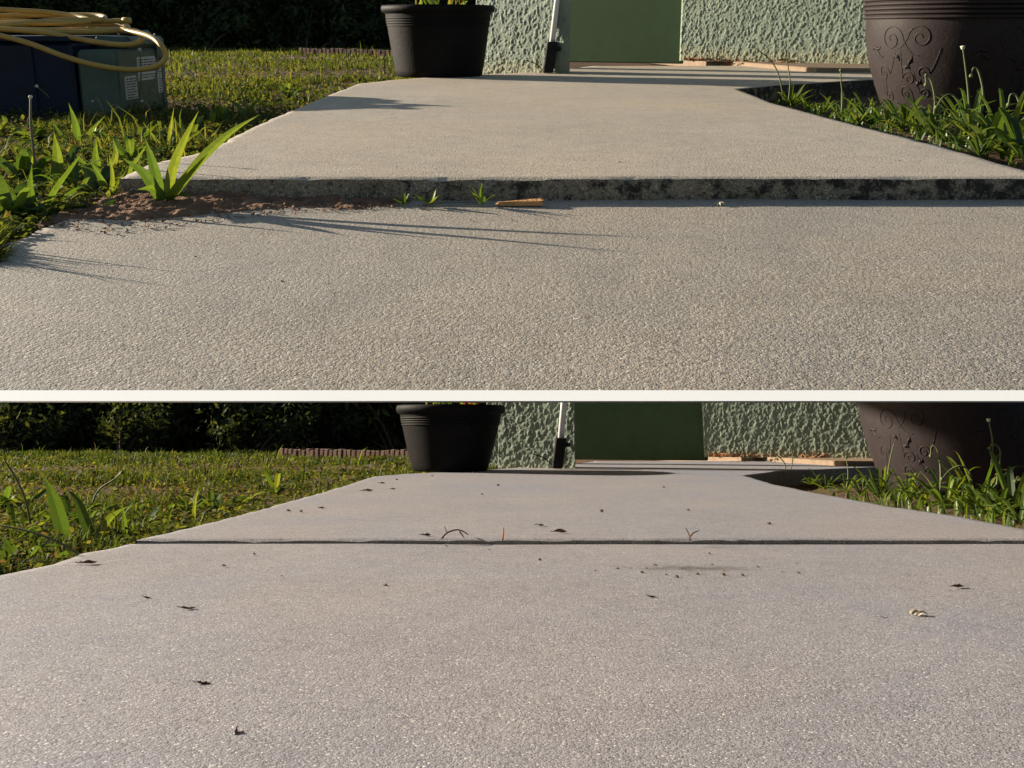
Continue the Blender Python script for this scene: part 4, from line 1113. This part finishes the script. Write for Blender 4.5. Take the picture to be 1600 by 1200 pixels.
# ------------------------------------------------------------------ dirt heap, chip, debris
def dirt_heap():
    L = UP; z = -STEP_U
    V, Fs = [], []
    nx, ny = 150, 46
    xa, xb = L.gp(120, 320, z)[0], L.gp(640, 318, z)[0]
    ya, yb = L.gp(250, 352, z)[1], L.yj - 0.004
    for j in range(ny):
        v = j / (ny - 1); y = ya + (yb - ya) * v
        xs = np.linspace(xa, xb, nx); u = (xs - xa) / (xb - xa)
        env = np.clip(np.interp(u, [0, .08, .25, .42, .6, .8, .9, 1], [0, .5, 1, .75, .25, .42, .3, 0]), 0, 1)
        front = np.interp(u, [0, .25, .5, .7, .85, 1], [0.15, 0.10, 0.45, 0.72, 0.55, 0.92])
        vv = np.clip((v - front) / (1 - front + 1e-6), 0, 1)
        n1 = vnoise(xs * 60, np.full_like(xs, y * 60), 91, 4, 0.62); n2 = vnoise(xs * 14, np.full_like(xs, y * 14), 95, 3)
        hgt = env * (vv ** 0.55) * (0.006 + 0.011 * n2) + (n1 - 0.5) * 0.017 * np.clip(vv * 5, 0, 1) * np.clip(env * 3, 0, 1) - 0.004 * (1 - np.clip(vv * 8, 0, 1))
        V += list(zip(xs, np.full_like(xs, y), hgt))
    for j in range(ny - 1):
        for i in range(nx - 1): Fs.append((j * nx + i, j * nx + i + 1, (j + 1) * nx + i + 1, (j + 1) * nx + i))
    cx, cy = (xa + xb) / 2, yb
    V = [(a - cx, b - cy, c) for a, b, c in V]
    root = empty("dirt_heap", L, (cx, cy, z)); tag(root, "heap of red brown dirt spilled at the foot of the step", "dirt")
    link("mound", mesh("mound", V, Fs, "red_dirt", L.k, True), root)
    rr = random.Random(9); mb = MB()
    for i in range(2200):
        u = rr.random(); x = xa + (xb - xa) * u
        y = yb - (rr.random() ** 1.4) * (yb - ya) * np.interp(u, [0, .3, .6, 1], [1.1, 1.35, .7, .35])
        s = rr.uniform(0.0007, 0.0042) * (0.5 + 0.5 * rr.random())
        q = Vector((x - cx, y - cy, s * 0.4 + (0.012 * rr.random() if y > yb - (yb - ya) * .5 and u < .5 else 0)))
        vs = [q + Vector((rr.uniform(-1, 1), rr.uniform(-1, 1), rr.uniform(-.4, 1))) * s for _ in range(4)]
        mb.add(vs, [(0, 1, 2), (0, 2, 3), (0, 3, 1), (1, 3, 2)])
    tag(link("crumbs", mb.mesh("crumbs", "red_dirt", L.k), root), None, kind="stuff")
dirt_heap()

def scrap(L, px, py, kind, label, size=0.008, seed=0, group=None, z=None, ang=None, cat=None):
    zz = (0.0 if L.gp(px, py)[1] > L.yj else -L.step) if z is None else z
    x, y = L.gp(px, py, zz)
    rr = random.Random(seed + int(px))
    mb = MB(); a = rr.random() * 6.28 if ang is None else ang
    if kind in ('leaf', 'pale'): size *= 0.72
    d = Vector((math.cos(a), math.sin(a), 0)); s = Vector((-math.sin(a), math.cos(a), 0))
    if kind == 'crumb':
        V = [(rr.uniform(.6, 1) * size * .5 * math.cos(t), rr.uniform(.6, 1) * size * .5 * math.sin(t), 0.0006) for t in np.linspace(0, 5.4, 7)] + \
            [(rr.uniform(.3, .7) * size * .5 * math.cos(t), rr.uniform(.3, .7) * size * .5 * math.sin(t), size * rr.uniform(.25, .5)) for t in np.linspace(0, 5.4, 7)]
        mb.add(V, [(i, (i + 1) % 7, 7 + (i + 1) % 7, 7 + i) for i in range(7)] + [tuple(range(7, 14))]); mat, nm = "twig", "crumb"
    elif kind == 'leaf':
        P = [d * (-size * .6) + Vector((0, 0, .002)), d * (-size * .2) + s * rr.uniform(-.1, .1) * size + Vector((0, 0, size * .10)), d * size * .2 + s * rr.uniform(-.15, .15) * size + Vector((0, 0, size * .05)), d * size * .55 + Vector((0, 0, size * .14))]
        mb.blade(spline(P, 3), size * .5, s + Vector((0, 0, rr.uniform(-.8, .8))), fold=0.9, wprof=lambda u: (0.35 + 0.65 * math.sin(3.1 * u)) * rr.uniform(.5, 1.2)); mat, nm = "twig", "dead_leaf"
        mb.tube([d * (-size * .6) + Vector((0, 0, .002)), d * (-size * .9) + Vector((0, 0, .003))], size * .03, 5)
    elif kind == 'pale':
        for j in range(4):
            aa = a + rr.uniform(-1.2, 1.2); dd = Vector((math.cos(aa), math.sin(aa), 0))
            o = Vector((rr.uniform(-.3, .3) * size, rr.uniform(-.3, .3) * size, 0))
            mb.blade(spline([o - dd * size * .4 + Vector((0, 0, .001)), o + Vector((0, 0, size * .25)), o + dd * size * .45 + Vector((0, 0, size * .12))], 3), size * .35, Vector((-dd.y, dd.x, .4)), fold=.5)
        mat, nm = "pale_scrap", "leaf_scrap"
    elif kind == 'chip':
        mb.rbox((-size * .5, -size * .09, 0.001), (size * .5, size * .09, size * .16), size * .03)
        mb.V = [(vx + rr.uniform(-.08, .08) * size, vy + rr.uniform(-.04, .04) * size, vz * rr.uniform(.55, 1.0) * (1.3 if vx > 0 else .8) + 0.0008) for vx, vy, vz in mb.V]; mat, nm = "wood_chip", "wood_chip"
    o = link(nm, mb.mesh(nm, mat, L.k)); place(o, L, (x, y, zz))
    tag(o, label, cat or {'crumb': 'crumb', 'leaf': 'leaf', 'pale': 'leaf', 'chip': 'wood chip'}[kind], group)
def twig(L, pts, label, rad=0.0011, y=None, branches=(), mat="twig", z=0.0, name="twig"):
    x, y = L.gp(pts[0][0], pts[0][1], z)
    root_pts = [Vector((L.dp(a, b, y)[0] - x, 0.006 * j, L.dp(a, b, y)[1] - z + rad)) for j, (a, b) in enumerate(pts)]
    mb = MB(); sp = spline(root_pts, 4); mb.tube(sp, [rad * (1 - .5 * i / len(sp)) for i in range(len(sp))], 6)
    for br in branches:
        bp = [Vector((L.dp(a, b, y)[0] - x, 0.004 * j, L.dp(a, b, y)[1] - z + rad)) for j, (a, b) in enumerate(br)]
        sp = spline(bp, 4); mb.tube(sp, [rad * .8 * (1 - .5 * i / len(sp)) for i in range(len(sp))], 6)
    o = link(name, mb.mesh(name, mat, L.k, True)); place(o, L, (x, y, z)); tag(o, label, "twig")
scrap(UP, 812, 322, 'chip', "orange brown wood chip at the foot of the step", 0.056, ang=0.0)
scrap(UP, 1128, 322, 'pale', "pale dead leaf caught at the foot of the step, right of centre", 0.022, 3)
for i, (px, py) in enumerate(((862, 208), (968, 254), (306, 402), (440, 440), (800, 345), (735, 345), (1475, 300), (620, 262), (1405, 252))):
    scrap(UP, px, py, 'crumb', "tiny dark crumb lying on the upper walkway", 0.0042 if py < 260 else 0.0034, 10 + i, "crumbs on the upper walkway")
twig(UP, [(660, 322), (700, 319), (745, 321)], "thin pale twig lying along the foot of the step", 0.0011, z=-STEP_U, mat="dry_stalk")

scrap(LO, 368, 1147, 'leaf', "crumpled dark leaf near the bottom of the lower walkway", 0.0085, 1)
scrap(LO, 294, 953, 'leaf', "dark twig like leaf on the lower walkway's left", 0.014, 2, ang=0.1)
scrap(LO, 229, 935, 'leaf', "tiny dark leaf left of the twig like one", 0.008, 3, ang=0.2)
scrap(LO, 318, 1071, 'leaf', "thin brown leaf flake on the lower left paving", 0.010, 4, ang=0.2)
scrap(LO, 1497, 919, 'leaf', "dark curled leaf at the lower walkway's right", 0.016, 5, ang=0.3)
scrap(LO, 1018, 934, 'leaf', "small brown leaf below the dark stain", 0.009, 6, ang=0.1)
scrap(LO, 1440, 962, 'pale', "straw coloured frayed leaf on the lower right paving", 0.016, 7)
scrap(LO, 1378, 965, 'pale', "tiny pale flake left of the straw coloured leaf", 0.006, 8)
scrap(LO, 1133, 846, 'pale', "white frayed scrap lying in the lower joint", 0.016, 9)
scrap(LO, 1360, 845, 'pale', "small white flake in the lower joint's right half", 0.009, 10)
scrap(LO, 842, 823, 'pale', "whitish flattened scrap just beyond the lower joint", 0.018, 11)
scrap(LO, 503, 795, 'leaf', "dark rolled leaf left on the far lower slab", 0.014, 12, ang=0.1)
scrap(LO, 614, 765, 'leaf', "dark leaf on the far lower slab toward the pot", 0.016, 13, ang=0.0)
scrap(LO, 597, 756, 'leaf', "thin leaf beside the lower lawn edge", 0.02, 14, ang=0.0)
scrap(LO, 575, 768, 'leaf', "reddish flat leaf on the far lower slab", 0.03, 15, ang=0.0)
scrap(LO, 138, 882, 'leaf', "curled leaf drooping at the lower near slab's left edge", 0.022, 16, ang=0.2)
scrap(LO, 666, 838, 'leaf', "dark flat leaf by the lower joint's left", 0.016, 17, ang=0.0)
scrap(LO, 876, 833, 'leaf', "dark streak of leaf just beyond the lower joint's middle", 0.022, 18, ang=0.0)
for i, (px, py) in enumerate(((440, 901), (397, 867), (451, 799), (778, 759), (753, 773), (740, 739), (764, 860), (843, 876), (697, 854), (930, 893), (922, 897), (603, 916), (1037, 762), (940, 800), (1075, 798), (1202, 820), (1245, 881), (1130, 899), (1248, 896), (1010, 889), (1485, 924), (1108, 866), (675, 744), (620, 750), (350, 885), (470, 800), (985, 889), (1003, 896), (1024, 884), (1041, 899), (1066, 890), (1090, 898), (1112, 883), (1131, 893), (1160, 900), (1184, 887), (1222, 894), (1058, 903), (965, 890))):
    scrap(LO, px, py, 'crumb', "tiny dark crumb lying on the lower walkway", (0.0030 + 0.0030 * ((i * 37) % 10) / 10) if py > 850 else 0.0065 + 0.004 * ((i * 53) % 10) / 10, 40 + i, "crumbs on the lower walkway")
twig(LO, [(690, 843), (698, 835), (712, 831), (722, 834), (730, 840)], "bent dark twig arching over the lower joint", 0.0013, branches=[[(699, 835), (696, 830), (694, 825)], [(718, 832), (722, 838), (724, 842)]])
twig(LO, [(1078, 846), (1078, 838), (1074, 828)], "forked brown twig standing in the lower joint", 0.0013, branches=[[(1078, 840), (1086, 834), (1094, 832)]])
twig(LO, [(785, 845), (786, 838), (787, 827)], "short reddish twig upright in the lower joint", 0.0014, mat="rust_leaf")
twig(LO, [(122, 868), (90, 852), (50, 838), (0, 828), (-40, 824)], "long dark stem reaching onto the lower near slab from the left", 0.0018, mat="stem", name="fallen_stem", z=-STEP_L)
